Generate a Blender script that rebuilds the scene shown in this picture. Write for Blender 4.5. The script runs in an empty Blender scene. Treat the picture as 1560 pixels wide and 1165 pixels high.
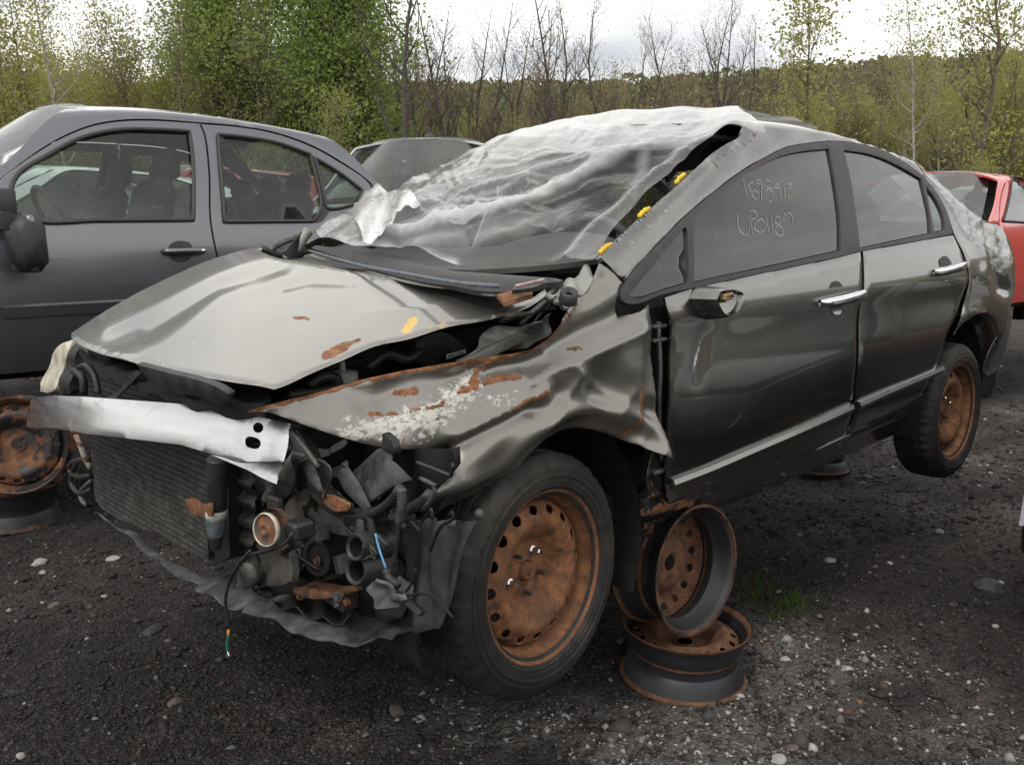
import bpy, math, random
import numpy as np
from mathutils import Vector, Matrix
from mathutils.geometry import delaunay_2d_cdt
rng = np.random.default_rng(7)
random.seed(7)
SC = bpy.context.scene
COL = SC.collection
# ---------------------------------------------------------------- camera, light, exposure
PW, PH, FPX = 1560., 1165., 1330.
PITCH, EYE = math.radians(8.7), 1.39
cam_d = bpy.data.cameras.new('camera'); cam = bpy.data.objects.new('camera', cam_d); COL.objects.link(cam)
cam_d.sensor_width = 36.0; cam_d.lens = 36.0*FPX/PW; cam_d.clip_start = .05; cam_d.clip_end = 2000
cam.location = (0, 0, EYE); cam.rotation_euler = (math.pi/2-PITCH, 0, 0)
SC.camera = cam
SUN_EL, SUN_AZ = math.radians(52), math.radians(212)   # azimuth measured clockwise from +Y
w = bpy.data.worlds.new('World'); SC.world = w; w.use_nodes = True
def build_world():
    nt = w.node_tree; N = nt.nodes; L = nt.links
    for n in list(N): N.remove(n)
    out = N.new('ShaderNodeOutputWorld'); bg = N.new('ShaderNodeBackground'); bg.inputs['Strength'].default_value = .115
    sky = N.new('ShaderNodeTexSky'); sky.sky_type = 'NISHITA'; sky.sun_disc = False
    sky.sun_elevation = SUN_EL; sky.sun_rotation = SUN_AZ; sky.air_density = 1.0; sky.dust_density = 3.0
    # broken cloud deck: the blue sky is mostly hidden by grey-white cloud
    tc = N.new('ShaderNodeTexCoord'); sep = N.new('ShaderNodeSeparateXYZ'); L.new(tc.outputs['Generated'], sep.inputs[0])
    mz = N.new('ShaderNodeMath'); mz.operation = 'ADD'; mz.inputs[1].default_value = .18
    L.new(sep.outputs['Z'], mz.inputs[0])
    mzm = N.new('ShaderNodeMath'); mzm.operation = 'MAXIMUM'; mzm.inputs[1].default_value = .06; L.new(mz.outputs[0], mzm.inputs[0])
    dv = N.new('ShaderNodeVectorMath'); dv.operation = 'DIVIDE'; L.new(tc.outputs['Generated'], dv.inputs[0])
    cmb = N.new('ShaderNodeCombineXYZ')
    for k in range(3): L.new(mzm.outputs[0], cmb.inputs[k])
    L.new(cmb.outputs[0], dv.inputs[1])
    no = N.new('ShaderNodeTexNoise'); no.inputs['Scale'].default_value = .85; no.inputs['Detail'].default_value = 7; no.inputs['Roughness'].default_value = .55
    no.inputs['Distortion'].default_value = .4
    L.new(dv.outputs[0], no.inputs['Vector'])
    cr = N.new('ShaderNodeValToRGB'); cr.color_ramp.elements[0].position = .36; cr.color_ramp.elements[0].color = (4.7, 4.8, 5.0, 1)
    cr.color_ramp.elements[1].position = .62; cr.color_ramp.elements[1].color = (11.8, 11.4, 10.7, 1)
    L.new(no.outputs['Fac'], cr.inputs[0])
    mx = N.new('ShaderNodeMixRGB'); mx.inputs[0].default_value = .86
    L.new(sky.outputs[0], mx.inputs[1]); L.new(cr.outputs[0], mx.inputs[2])
    L.new(mx.outputs[0], bg.inputs['Color']); L.new(bg.outputs[0], out.inputs['Surface'])
build_world()
sun_d = bpy.data.lights.new('sun', 'SUN'); sun_d.energy = 1.0; sun_d.angle = math.radians(14); sun_d.color = (1, .96, .9)
sun = bpy.data.objects.new('sun', sun_d); COL.objects.link(sun)
_sd = Vector((math.sin(SUN_AZ)*math.cos(SUN_EL), math.cos(SUN_AZ)*math.cos(SUN_EL), math.sin(SUN_EL)))
sun.rotation_euler = _sd.to_track_quat('Z', 'Y').to_euler()
SC.view_settings.view_transform = 'Standard'; SC.view_settings.look = 'None'
SC.view_settings.gamma = 1; SC.view_settings.use_curve_mapping = False; SC.view_settings.exposure = 0.45
# ---------------------------------------------------------------- geometry helpers
A = np.array
DBG = False
FWD = A([0, math.cos(PITCH), -math.sin(PITCH)]); UP = A([0, math.sin(PITCH), math.cos(PITCH)]); RT = A([1., 0, 0]); EYEP = A([0, 0, EYE])
def wray(u, v): return (u-PW/2)/FPX*RT+(PH/2-v)/FPX*UP+FWD
def wproj(P):
    P = np.atleast_2d(P)-EYEP; d = P@FWD
    return np.stack([PW/2+FPX*(P@RT)/d, PH/2-FPX*(P@UP)/d], 1)
class Frame:
    """a vehicle's own axes: x to its rear, y to its left, z up"""
    def __init__(s, o, ex, ey, ez): s.o, s.R = A(o), np.stack([ex, ey, ez])
    def ray(s, u, v): return s.R@(EYEP-s.o), s.R@wray(u, v)
    def proj(s, P): return wproj(np.atleast_2d(P)@s.R+s.o)
    def world(s, P): return np.atleast_2d(P)@s.R+s.o
    def matrix(s):
        m = Matrix.Identity(4)
        for i in range(3):
            for j in range(3): m[i][j] = s.R[j][i]
            m[i][3] = s.o[i]
        return m
def smin(a, b, k):
    h = np.clip(.5+.5*(b-a)/k, 0, 1); return b+(a-b)*h-k*h*(1-h)
def smax(a, b, k): return -smin(-a, -b, k)
def sstep(a, b, x):
    t = np.clip((x-a)/(b-a), 0, 1); return t*t*(3-2*t)
class Surf:
    """height field: coordinate `ax` is fn(other two)"""
    def __init__(s, fr, ax, fn, sign=1, t0=1.0, t1=9., n=700):
        s.fr, s.ax, s.fn, s.sign = fr, ax, fn, sign; s.o2 = [i for i in range(3) if i != ax]; s.t0, s.t1, s.n = t0, t1, n
    def g(s, P): return s.sign*(P[:, s.ax]-s.fn(P[:, s.o2[0]], P[:, s.o2[1]]))
    def hit(s, u, v):
        o, d = s.fr.ray(u, v); t = np.linspace(s.t0, s.t1, s.n); g = s.g(o+d*t[:, None])
        i = np.where((g[:-1] > 0) & (g[1:] <= 0))[0]
        if len(i) == 0:
            j = int(np.argmin(g)); P = o+d*t[j]
            if g[j] < .09:
                if DBG: print('MISS', u, v, round(float(g[j]), 3), P.round(2))
                return P
            raise ValueError('no hit %s %s %s %s' % (u, v, g[j], P))
        a, b = t[i[0]], t[i[0]+1]
        for _ in range(28):
            m = (a+b)/2
            if s.g((o+d*m)[None])[0] > 0: a = m
            else: b = m
        return o+d*a
    def par(s, p):
        if isinstance(p[0], str): return (p[1], p[2])
        P = s.hit(p[0], p[1]); return (P[s.o2[0]], P[s.o2[1]])
    def pos(s, U, V, d=0):
        U = np.asarray(U, float); V = np.asarray(V, float)
        P = np.zeros((len(U), 3)); P[:, s.o2[0]] = U; P[:, s.o2[1]] = V; P[:, s.ax] = s.fn(U, V)+s.sign*d; return P
def curve(pts, step, closed=True, corner=42):
    """Catmull-Rom through the points, with sharp corners kept"""
    p = A([q[:2] for q in pts], float); n = len(p); out = []
    def tang(i):
        if not closed and (i == 0 or i == n-1): return None
        a, b, c = p[(i-1) % n], p[i], p[(i+1) % n]; d1, d2 = b-a, c-b
        l1, l2 = np.linalg.norm(d1)+1e-9, np.linalg.norm(d2)+1e-9
        if np.degrees(np.arccos(np.clip(d1@d2/l1/l2, -1, 1))) > corner: return None
        t = (d1/l1+d2/l2); return t/(np.linalg.norm(t)+1e-9)
    for i in range(n if closed else n-1):
        a, b = p[i], p[(i+1) % n]; L = np.linalg.norm(b-a); k = max(1, int(round(L/step)))
        ta, tb = tang(i), tang((i+1) % n)
        ma = (b-a) if ta is None else ta*L; mb = (b-a) if tb is None else tb*L
        for j in range(k):
            t = j/k; out.append((2*t**3-3*t*t+1)*a+(t**3-2*t*t+t)*ma+(-2*t**3+3*t*t)*b+(t**3-t*t)*mb)
    if not closed: out.append(p[-1])
    return A(out)
def inside(poly, Q):
    x, y = Q[:, 0], Q[:, 1]; c = np.zeros(len(Q), bool); n = len(poly)
    for i in range(n):
        x1, y1 = poly[i]; x2, y2 = poly[(i+1) % n]
        if y1 == y2: continue
        m = ((y1 > y) != (y2 > y)) & (x < (x2-x1)*(y-y1)/(y2-y1)+x1); c ^= m
    return c
def seg_dist(Q, line):
    """distance of points Q to a polyline"""
    L = A(line, float); D = np.full(len(Q), 1e9)
    for a, b in zip(L[:-1], L[1:]):
        d = b-a; t = np.clip(((Q-a)@d)/(d@d+1e-12), 0, 1); D = np.minimum(D, np.linalg.norm(Q-(a+t[:, None]*d), axis=1))
    return D
def seg_side(Q, line):
    """signed distance to a polyline, + on its right in picture axes"""
    L = A(line, float); D = np.full(len(Q), 1e9); S = np.ones(len(Q))
    for a, b in zip(L[:-1], L[1:]):
        d = b-a; t = np.clip(((Q-a)@d)/(d@d+1e-12), 0, 1); r = Q-(a+t[:, None]*d); e = np.linalg.norm(r, axis=1)
        m = e < D; D = np.where(m, e, D); S = np.where(m, np.sign(d[0]*r[:, 1]-d[1]*r[:, 0]), S)
    return D*S
def tri2d(outer, holes, step):
    lo, hi = outer.min(0), outer.max(0)
    h = step*.866; ys = np.arange(lo[1]+h*.5, hi[1], h); pts = []
    for j, y in enumerate(ys):
        xs = np.arange(lo[0]+step*(.25+.5*(j % 2)), hi[0], step); pts.append(np.stack([xs, np.full(len(xs), y)], 1))
    g = np.concatenate(pts) if pts else np.zeros((0, 2))
    rings = [outer]+list(holes)
    if len(g):
        k = inside(outer, g)
        for hl in holes: k &= ~inside(hl, g)
        g = g[k]
        for r in rings:
            if len(g): g = g[np.min(np.linalg.norm(g[:, None, :]-r[None], axis=2), axis=1) > step*.55]
    V = np.concatenate(rings+[g]); E = []; o = 0
    for r in rings:
        n = len(r); E += [(o+i, o+(i+1) % n) for i in range(n)]; o += n
    nv, ne, nf, *_ = delaunay_2d_cdt([Vector(p) for p in V], E, [], 0, 1e-7)
    nv = A([(p.x, p.y) for p in nv]); F = A([f for f in nf if len(f) == 3])
    c = nv[F].mean(1); k = inside(outer, c)
    for hl in holes: k &= ~inside(hl, c)
    F = F[k]
    a, b, d = nv[F[:, 0]], nv[F[:, 1]], nv[F[:, 2]]
    cr = (b[:, 0]-a[:, 0])*(d[:, 1]-a[:, 1])-(b[:, 1]-a[:, 1])*(d[:, 0]-a[:, 0])
    F = np.where((cr < 0)[:, None], F[:, ::-1], F)[np.abs(cr) > 1e-12]
    return nv, F
def vnormals(V, F):
    n = np.cross(V[F[:, 1]]-V[F[:, 0]], V[F[:, 2]]-V[F[:, 0]]); N = np.zeros_like(V)
    for k in range(3): np.add.at(N, F[:, k], n)
    return N/(np.linalg.norm(N, axis=1, keepdims=True)+1e-12)
def boundary(F):
    e = np.concatenate([F[:, [0, 1]], F[:, [1, 2]], F[:, [2, 0]]]); s = {tuple(x) for x in e.tolist()}
    return [(a, b) for a, b in s if (b, a) not in s]
def shell(V, F, thick, roll=0., attrs=None):
    """give a sheet thickness inwards, edges slightly rolled; no shared normals across the rim"""
    N = vnormals(V, F); be = boundary(F); bi = sorted({i for e in be for i in e})
    F0 = V.copy(); F0[bi] -= N[bi]*roll
    B = V-N*thick; nV = len(V); m = {v: i for i, v in enumerate(bi)}; nb = len(bi)
    VV = np.concatenate([F0, B, F0[bi], B[bi]]); faces = [tuple(f) for f in F]+[tuple(f[::-1]+nV) for f in F]
    for a, b in be: faces.append((2*nV+m[b], 2*nV+m[a], 2*nV+nb+m[a], 2*nV+nb+m[b]))
    if attrs: attrs = {k: np.concatenate([a, a, a[bi], a[bi]]) for k, a in attrs.items()}
    return VV, faces, attrs
def new_mesh(name, V, F, mat=None, parent=None, smooth=True, attrs=None, M=None):
    me = bpy.data.meshes.new(name); me.from_pydata(np.asarray(V, float).tolist(), [], [tuple(int(i) for i in f) for f in F])
    if smooth: me.polygons.foreach_set('use_smooth', [True]*len(me.polygons))
    if attrs:
        for k, a in attrs.items():
            at = me.attributes.new(k, 'FLOAT', 'POINT'); at.data.foreach_set('value', np.asarray(a, np.float32))
    me.update(); o = bpy.data.objects.new(name, me); COL.objects.link(o)
    if mat: me.materials.append(mat)
    if parent: o.parent = parent
    if M is not None: o.matrix_local = M
    return o
def patch(name, outline, surf, mat, parent, step=.02, thick=.003, holes=(), disp=None, roll=.0012, attr=None, corner=42, d=0, bstep=None, local=None):
    bs = bstep or step
    out = curve([surf.par(p) for p in outline], bs, corner=corner); hs = [curve([surf.par(p) for p in h], bs, corner=corner) for h in holes]
    UV, F = tri2d(out, hs, step)
    P = surf.pos(UV[:, 0], UV[:, 1], d); px = surf.fr.proj(P)
    if disp is not None:
        dd = disp(P, px)
        if dd.ndim == 1: P[:, surf.ax] += surf.sign*dd
        else: P += dd
    n = np.cross(P[F[:, 1]]-P[F[:, 0]], P[F[:, 2]]-P[F[:, 0]])
    if surf.sign*n[:, surf.ax].sum() < 0: F = F[:, ::-1]
    at = attr(P, px) if attr else None
    V, FF, at = shell(P, F, thick, roll, at) if thick > 0 else (P, [tuple(f) for f in F], at)
    return new_mesh(name, V, FF, mat, parent, attrs=at)
# ---- mesh builder for solid pieces
class MB:
    def __init__(s): s.V, s.F = [], []
    def add(s, V, F):
        o = len(s.V); s.V += [tuple(float(c) for c in v) for v in V]; s.F += [tuple(int(i)+o for i in f) for f in F]; return s
    def box(s, c, sz, R=None, bev=.0, taper=1.):
        hx, hy, hz = A(sz)/2; b = min(bev, hx*.9, hy*.9, hz*.9)
        R = np.eye(3) if R is None else R; c = A(c, float)
        if b <= 0:
            V = [(x*hx*(taper if z > 0 else 1), y*hy*(taper if z > 0 else 1), z*hz) for z in (-1, 1) for y in (-1, 1) for x in (-1, 1)]
            F = [(0, 2, 3, 1), (4, 5, 7, 6), (0, 1, 5, 4), (2, 6, 7, 3), (0, 4, 6, 2), (1, 3, 7, 5)]
        else:
            V, F = [], []
            idx = {}
            for x in (-1, 1):
                for y in (-1, 1):
                    for z in (-1, 1):
                        t = taper if z > 0 else 1
                        for k in range(3):
                            q = [x*(hx-b), y*(hy-b), z*(hz-b)]; q[k] += (x, y, z)[k]*b; q[0] *= t; q[1] *= t
                            idx[(x, y, z, k)] = len(V); V.append(q)
            def f(l): F.append(tuple(idx[i] for i in l))
            S = (-1, 1)
            for k in range(3):
                a, bb = [i for i in range(3) if i != k]
                for sg in S:
                    l = []
                    for (p, q) in ((-1, -1), (1, -1), (1, 1), (-1, 1)):
                        v = [0, 0, 0]; v[k] = sg; v[a] = p; v[bb] = q; l.append((*v, k))
                    f(l)
            for k in range(3):
                a, bb = [i for i in range(3) if i != k]
                for p in S:
                    for q in S:
                        v = [0, 0, 0]; v[a] = p; v[bb] = q; v[k] = -1; v2 = list(v); v2[k] = 1
                        f([(*v, a), (*v2, a), (*v2, bb), (*v, bb)])
            for x in S:
                for y in S:
                    for z in S: f([(x, y, z, 0), (x, y, z, 1), (x, y, z, 2)])
        V = (A(V)@R.T)+c; return s.add(V, fix(V, F))
    def tube(s, pts, r, n=8, cap=True):
        P = A(pts, float); m = len(P); r = np.broadcast_to(r, (m,)); T = np.gradient(P, axis=0); T /= np.linalg.norm(T, axis=1, keepdims=True)+1e-12
        ref = A([0, 0, 1.]) if abs(T[0][2]) < .9 else A([1., 0, 0]); V = []
        a = np.cross(T[0], ref); a /= np.linalg.norm(a)
        for i in range(m):
            a = a-T[i]*(a@T[i]); a /= np.linalg.norm(a)+1e-12; b = np.cross(T[i], a)
            for k in range(n):
                t = 2*math.pi*k/n; V.append(P[i]+r[i]*(math.cos(t)*a+math.sin(t)*b))
        F = [(i*n+k, i*n+(k+1) % n, (i+1)*n+(k+1) % n, (i+1)*n+k) for i in range(m-1) for k in range(n)]
        if cap: F += [tuple(range(n-1, -1, -1)), tuple(range((m-1)*n, m*n))]
        return s.add(V, F)
    def lathe(s, prof, n=48, ax=(0, 0, 1), c=(0, 0, 0), wob=None, closed=False):
        """profile of (radius, height) turned about `ax` through c"""
        ax = A(ax, float); ax /= np.linalg.norm(ax); ref = A([0, 0, 1.]) if abs(ax[2]) < .9 else A([1., 0, 0])
        a = np.cross(ref, ax); a /= np.linalg.norm(a); b = np.cross(ax, a); V = []; m = len(prof)
        for i, (r, h) in enumerate(prof):
            for k in range(n):
                t = 2*math.pi*k/n; rr = r if wob is None else r+wob(i, t); V.append(A(c)+ax*h+rr*(math.cos(t)*a+math.sin(t)*b))
        F = [(i*n+k, i*n+(k+1) % n, ((i+1) % m)*n+(k+1) % n, ((i+1) % m)*n+k) for i in range(m if closed else m-1) for k in range(n)]
        return s.add(V, F)
    def prism(s, poly, fn0, fn1):
        """poly: 2-D points; fn0/fn1 map a point to the two caps"""
        n = len(poly); V = [fn0(p) for p in poly]+[fn1(p) for p in poly]
        F = [tuple(range(n-1, -1, -1)), tuple(range(n, 2*n))]+[(i, (i+1) % n, n+(i+1) % n, n+i) for i in range(n)]
        return s.add(V, fix(A(V), F))
    def build(s, name, mat, parent=None, smooth=False, M=None, auto=None, attrs=None):
        o = new_mesh(name, s.V, s.F, mat, parent, smooth, attrs=attrs, M=M)
        if auto: o.data.set_sharp_from_angle(angle=math.radians(auto))
        return o
def fix(V, F):
    """turn faces of a convex-ish solid outwards"""
    c = A(V).mean(0); out = []
    for f in F:
        p = A([V[i] for i in f]); n = sum(np.cross(p[i]-p[0], p[i+1]-p[0]) for i in range(1, len(p)-1))
        out.append(f if n@(p.mean(0)-c) >= 0 else tuple(reversed(f)))
    return out
def rotm(ax, deg):
    return A(Matrix.Rotation(math.radians(deg), 3, Vector(ax)))
def basis(z, x=None):
    """columns = axes, third along z"""
    z = A(z, float); z /= np.linalg.norm(z); x = A([0, 0, 1.]) if x is None else A(x, float)
    if abs(x@z)/np.linalg.norm(x) > .95: x = A([1., 0, 0])
    x = x-z*(x@z); x /= np.linalg.norm(x); return np.stack([x, np.cross(z, x), z], 1)
def mat4(R, t):
    m = Matrix.Identity(4)
    for i in range(3):
        for j in range(3): m[i][j] = float(R[i][j])
        m[i][3] = float(t[i])
    return m
# ---- naming and grouping
def tag(o, label=None, cat=None, group=None, kind=None):
    if label: o['label'] = label
    if cat: o['category'] = cat
    if group: o['group'] = group
    if kind: o['kind'] = kind
    return o
def empty(name, M=None, loc=None):
    o = bpy.data.objects.new(name, None); o.empty_display_size = .2; COL.objects.link(o)
    if M is not None: o.matrix_world = M
    if loc is not None: o.location = loc
    return o
def copy_tree(o, parent=None):
    c = o.copy(); COL.objects.link(c)
    for k in ('label', 'category', 'group'):
        if parent is None and k in o: c[k] = o[k]
    if parent: c.parent = parent; c.matrix_parent_inverse = o.matrix_parent_inverse.copy()
    for ch in list(o.children): copy_tree(ch, c)
    return c
# ---------------------------------------------------------------- materials
class NT:
    def __init__(s, name):
        s.m = bpy.data.materials.new(name); s.m.use_nodes = True; s.t = s.m.node_tree; s.N, s.L = s.t.nodes, s.t.links
        s.b = s.N['Principled BSDF']; s.out = s.N['Material Output']
    def set(s, **k):
        for a, v in k.items():
            i = s.b.inputs[a.replace('_', ' ')]
            if hasattr(v, 'links') or hasattr(v, 'is_linked'): s.L.new(v, i)
            else: i.default_value = (*v, 1) if isinstance(v, tuple) and len(v) == 3 and a.endswith(('Color', 'Tint')) else v
        return s
    def link(s, v, i):
        if hasattr(v, 'is_linked'): s.L.new(v, i)
        else: i.default_value = (*v, 1) if isinstance(v, tuple) and len(v) == 3 and i.type == 'RGBA' else v
    def coord(s, w='Object', sc=None):
        o = s.N.new('ShaderNodeTexCoord').outputs[w]
        if sc is None: return o
        m = s.N.new('ShaderNodeMapping'); m.inputs['Scale'].default_value = sc; s.L.new(o, m.inputs[0]); return m.outputs[0]
    def noise(s, scale, detail=4, rough=.6, vec=None, dist=0, out='Fac'):
        n = s.N.new('ShaderNodeTexNoise'); n.inputs['Scale'].default_value = scale; n.inputs['Detail'].default_value = detail
        n.inputs['Roughness'].default_value = rough; n.inputs['Distortion'].default_value = dist; s.L.new(vec if vec is not None else s.coord(), n.inputs['Vector']); return n.outputs[out]
    def voro(s, scale, vec=None, feat='F1', out='Distance'):
        n = s.N.new('ShaderNodeTexVoronoi'); n.feature = feat; n.inputs['Scale'].default_value = scale
        s.L.new(vec if vec is not None else s.coord(), n.inputs['Vector']); return n.outputs[out]
    def attr(s, name, out='Fac'):
        n = s.N.new('ShaderNodeAttribute'); n.attribute_name = name; return n.outputs[out]
    def math(s, op, a, b=0., clamp=False):
        n = s.N.new('ShaderNodeMath'); n.operation = op; n.use_clamp = clamp; s.link(a, n.inputs[0]); s.link(b, n.inputs[1]); return n.outputs[0]
    def ramp(s, v, stops):
        n = s.N.new('ShaderNodeValToRGB'); e = n.color_ramp.elements
        while len(e) < len(stops): e.new(.5)
        for k, (p, c) in enumerate(stops): e[k].position = p; e[k].color = (*c, 1) if isinstance(c, tuple) else (c, c, c, 1)
        s.L.new(v, n.inputs[0]); return n.outputs[0]
    def mix(s, f, a, b):
        n = s.N.new('ShaderNodeMix'); n.data_type = 'RGBA'; s.link(f, n.inputs['Factor']); s.link(a, n.inputs[6]); s.link(b, n.inputs[7]); return n.outputs[2]
    def mixf(s, f, a, b):
        n = s.N.new('ShaderNodeMix'); n.data_type = 'FLOAT'; s.link(f, n.inputs['Factor']); s.link(a, n.inputs[2]); s.link(b, n.inputs[3]); return n.outputs[0]
    def bump(s, h, strength=.3, dist=.01, norm=None):
        n = s.N.new('ShaderNodeBump'); n.inputs['Strength'].default_value = strength; n.inputs['Distance'].default_value = dist; s.L.new(h, n.inputs['Height'])
        if norm is not None: s.L.new(norm, n.inputs['Normal'])
        s.L.new(n.outputs[0], s.b.inputs['Normal']); return n.outputs[0]
def rust_color(t, sc=60):
    n = t.noise(sc, 6, .7); return t.ramp(n, [(.3, (.055, .024, .014)), (.5, (.19, .075, .028)), (.7, (.34, .155, .06))])
def paint(name, col, metal=.8, rough=.33, coat=1., crough=.06, dirt=.25, rust=True):
    t = NT(name)
    d = t.noise(5, 6, .65); d2 = t.noise(70, 3, .6)
    c = t.mix(t.math('MULTIPLY', d, dirt, True), col, (.21, .2, .175))
    sp = t.ramp(d2, [(.66, 0.), (.76, .35)])
    c = t.mix(sp, c, (.3, .28, .25)); r = t.math('ADD', rough, t.math('MULTIPLY', d, .12)); me = metal; ct = coat
    if rust:
        ra = t.attr('rust'); n1 = t.noise(38, 6, .75)
        rm = t.ramp(t.math('ADD', ra, t.math('MULTIPLY', t.math('SUBTRACT', n1, .5), 1.1)), [(.48, 0.), (.56, 1.)])
        sa = t.attr('scuff'); n2 = t.noise(55, 7, .8, vec=t.coord('Object', (1.0, 1, 1.6)))
        sm = t.ramp(t.math('ADD', sa, t.math('MULTIPLY', t.math('SUBTRACT', n2, .5), 1.5)), [(.5, 0.), (.58, 1.)])
        ya = t.attr('yel'); ym = t.ramp(t.math('ADD', ya, t.math('MULTIPLY', t.math('SUBTRACT', n2, .5), 1.2)), [(.5, 0.), (.56, 1.)])
        c = t.mix(sm, c, (.56, .55, .51)); c = t.mix(ym, c, (.62, .42, .13)); c = t.mix(rm, c, rust_color(t))
        mk = t.math('MAXIMUM', t.math('MAXIMUM', t.math('MULTIPLY', sm, .8), ym), rm, True)
        r = t.mixf(mk, r, .75); me = t.mixf(mk, metal, 0.); ct = t.mixf(mk, coat, 0.)
        t.bump(t.math('ADD', t.math('MULTIPLY', rm, n1), t.math('MULTIPLY', sm, -.25)), .5, .004)
    t.set(Base_Color=c, Metallic=me, Roughness=r, Coat_Weight=ct, Coat_Roughness=crough)
    return t.m
def simple(name, col, rough=.5, metal=0., var=.35, sc=30, bump=0., bd=.004, col2=None, spec=None, coat=0.):
    t = NT(name); n = t.noise(sc, 5, .65)
    c2 = col2 or tuple(min(1, x*(1+var)) for x in col); c1 = tuple(x*(1-var) for x in col)
    t.set(Base_Color=t.ramp(n, [(.32, c1), (.68, c2)]), Roughness=t.math('ADD', t.math('MULTIPLY', n, .25), rough-.12), Metallic=metal, Coat_Weight=coat)
    if spec is not None: t.b.inputs['Specular IOR Level'].default_value = spec
    if bump: t.bump(t.noise(sc*2.5, 5, .7), bump, bd)
    return t.m
def schlick(t, f0, norm=None, pw=4.):
    lw = t.N.new('ShaderNodeLayerWeight'); lw.inputs['Blend'].default_value = .5
    if norm is not None: t.L.new(norm, lw.inputs['Normal'])
    return t.math('ADD', f0, t.math('MULTIPLY', t.math('POWER', lw.outputs['Facing'], pw), 1-f0), True)
def glass(name, tint=(.55, .62, .6), rough=.0, spots=True, dust=.035):
    t = NT(name); N, L = t.N, t.L; N.remove(t.b)
    tr = N.new('ShaderNodeBsdfTransparent'); tr.inputs[0].default_value = (*tint, 1)
    gl = N.new('ShaderNodeBsdfGlossy'); gl.inputs['Roughness'].default_value = rough; gl.inputs[0].default_value = (1, 1, 1, 1)
    mx = N.new('ShaderNodeMixShader'); L.new(schlick(t, .045), mx.inputs[0]); L.new(tr.outputs[0], mx.inputs[1]); L.new(gl.outputs[0], mx.inputs[2])
    df = N.new('ShaderNodeBsdfDiffuse'); df.inputs[0].default_value = (.5, .49, .46, 1)
    m2 = N.new('ShaderNodeMixShader'); n = t.noise(9, 5, .7); sp = t.voro(120)
    f = t.math('MULTIPLY', t.ramp(n, [(.4, .2), (.75, 1.)]), dust)
    if spots: f = t.math('ADD', f, t.math('MULTIPLY', t.math('LESS_THAN', sp, .16), t.math('GREATER_THAN', t.noise(60, 1, .5), .66)), True)
    L.new(f, m2.inputs[0]); L.new(mx.outputs[0], m2.inputs[1]); L.new(df.outputs[0], m2.inputs[2]); L.new(m2.outputs[0], t.out.inputs[0]); return t.m
def rusty(name, amount=.75, base=(.035, .035, .04), sc=9):
    t = NT(name); n = t.noise(sc, 7, .68, dist=.3); m = t.ramp(n, [(.74-amount*.4, 0.), (.80-amount*.4, 1.)]); n3 = t.noise(150, 4, .7)
    rc = t.ramp(t.noise(sc*2.2, 8, .72), [(.28, (.06, .026, .014)), (.46, (.155, .066, .029)), (.6, (.25, .108, .045)), (.74, (.32, .175, .085))])
    sp = t.ramp(t.noise(90, 4, .8), [(.57, 0.), (.66, .7)])
    big = t.noise(sc*.5, 5, .65, dist=.8); c = t.mix(m, base, rc); c = t.mix(t.math('MULTIPLY', t.ramp(big, [(.52, 0.), (.64, .55)]), m), c, (.055, .03, .022)); c = t.mix(t.ramp(t.noise(sc*.8, 5, .7), [(.64, 0.), (.72, .55)]), c, (.24, .17, .11)); c = t.mix(t.math('MULTIPLY', sp, m), c, (.1, .05, .03))
    t.set(Base_Color=c, Roughness=t.mixf(m, .5, .82), Metallic=0.); t.bump(n3, .35, .003); return t.m
M_PAINT = paint('grey_olive_metallic_paint', (.165, .161, .153), metal=.95, rough=.2, crough=.05, dirt=.06)
M_PAINT_SKYLIT = paint('weathered_skylit_paint', (.225, .216, .198), metal=.78, rough=.35, coat=.85, crough=.07, dirt=.2)  # weathered body paint, base lightened to stand for sky light on hood and fender
M_BLACKTRIM = simple('black_trim', (.035, .034, .034), .55, var=.25, sc=12)
M_MATTE = simple('charcoal_tape', (.036, .034, .035), .55, var=.2, sc=8)
M_DARK = simple('grimy_black_plastic', (.012, .012, .013), .5, var=.5, sc=14, bump=.35, col2=(.04, .038, .036))
M_GREYPL = simple('scuffed_grey_plastic', (.032, .033, .037), .45, var=.6, sc=22, bump=.3, col2=(.09, .09, .095))
M_UTRAY = simple('torn_grey_undertray_plastic', (.06, .061, .066), .5, var=.5, sc=16, bump=.3, col2=(.15, .152, .16))
M_VOID = simple('near_black_matte', (.0065, .0065, .007), .75, var=.5, sc=20)  # near-black tone for engine bay, wheel wells, underbody and small dark parts
M_GLASS = glass('side_glass', (.36, .40, .39))
M_GLASS2 = glass('green_glass', (.62, .7, .67), dust=.04)
M_CHROME = simple('chrome', (.72, .72, .73), .12, 1., var=.06, sc=10)
M_RUST = rusty('rusty_steel', .95)
M_RUSTDK = rusty('rust_on_black_steel', .32)
M_RUSTMID = rusty('rust_spotted_black_steel', .55)
M_STEEL = simple('bare_dirty_steel', (.085, .082, .077), .45, .6, var=.6, sc=18, bump=.2, col2=(.19, .183, .17))
M_RUSTEDGE = rusty('orange_rust_edge', 1.2, sc=30)
M_RUBBER = simple('old_rubber', (.028, .027, .026), .78, var=.45, sc=7, bump=.25, bd=.002, col2=(.07, .062, .052))
M_GREYPAINT = simple('pale_grey_inner_body_paint', (.27, .275, .255), .45, .3, var=.3, sc=8, col2=(.33, .33, .30))
M_YELLOW = simple('yellow_sealant', (.72, .48, .03), .6, var=.2, sc=40)
M_WHITEPEN = simple('white_paint_pen', (.5, .52, .54), .7, var=.05)
M_SEAT = simple('dark_grey_seat_cloth', (.045, .043, .042), .9, var=.3, sc=60, bump=.2)
M_BEIGE = simple('beige_headliner', (.32, .29, .25), .9, var=.15, sc=20)
M_DASH = simple('dark_dashboard_vinyl', (.055, .053, .05), .65, var=.25, sc=30, bump=.15, bd=.001)
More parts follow.
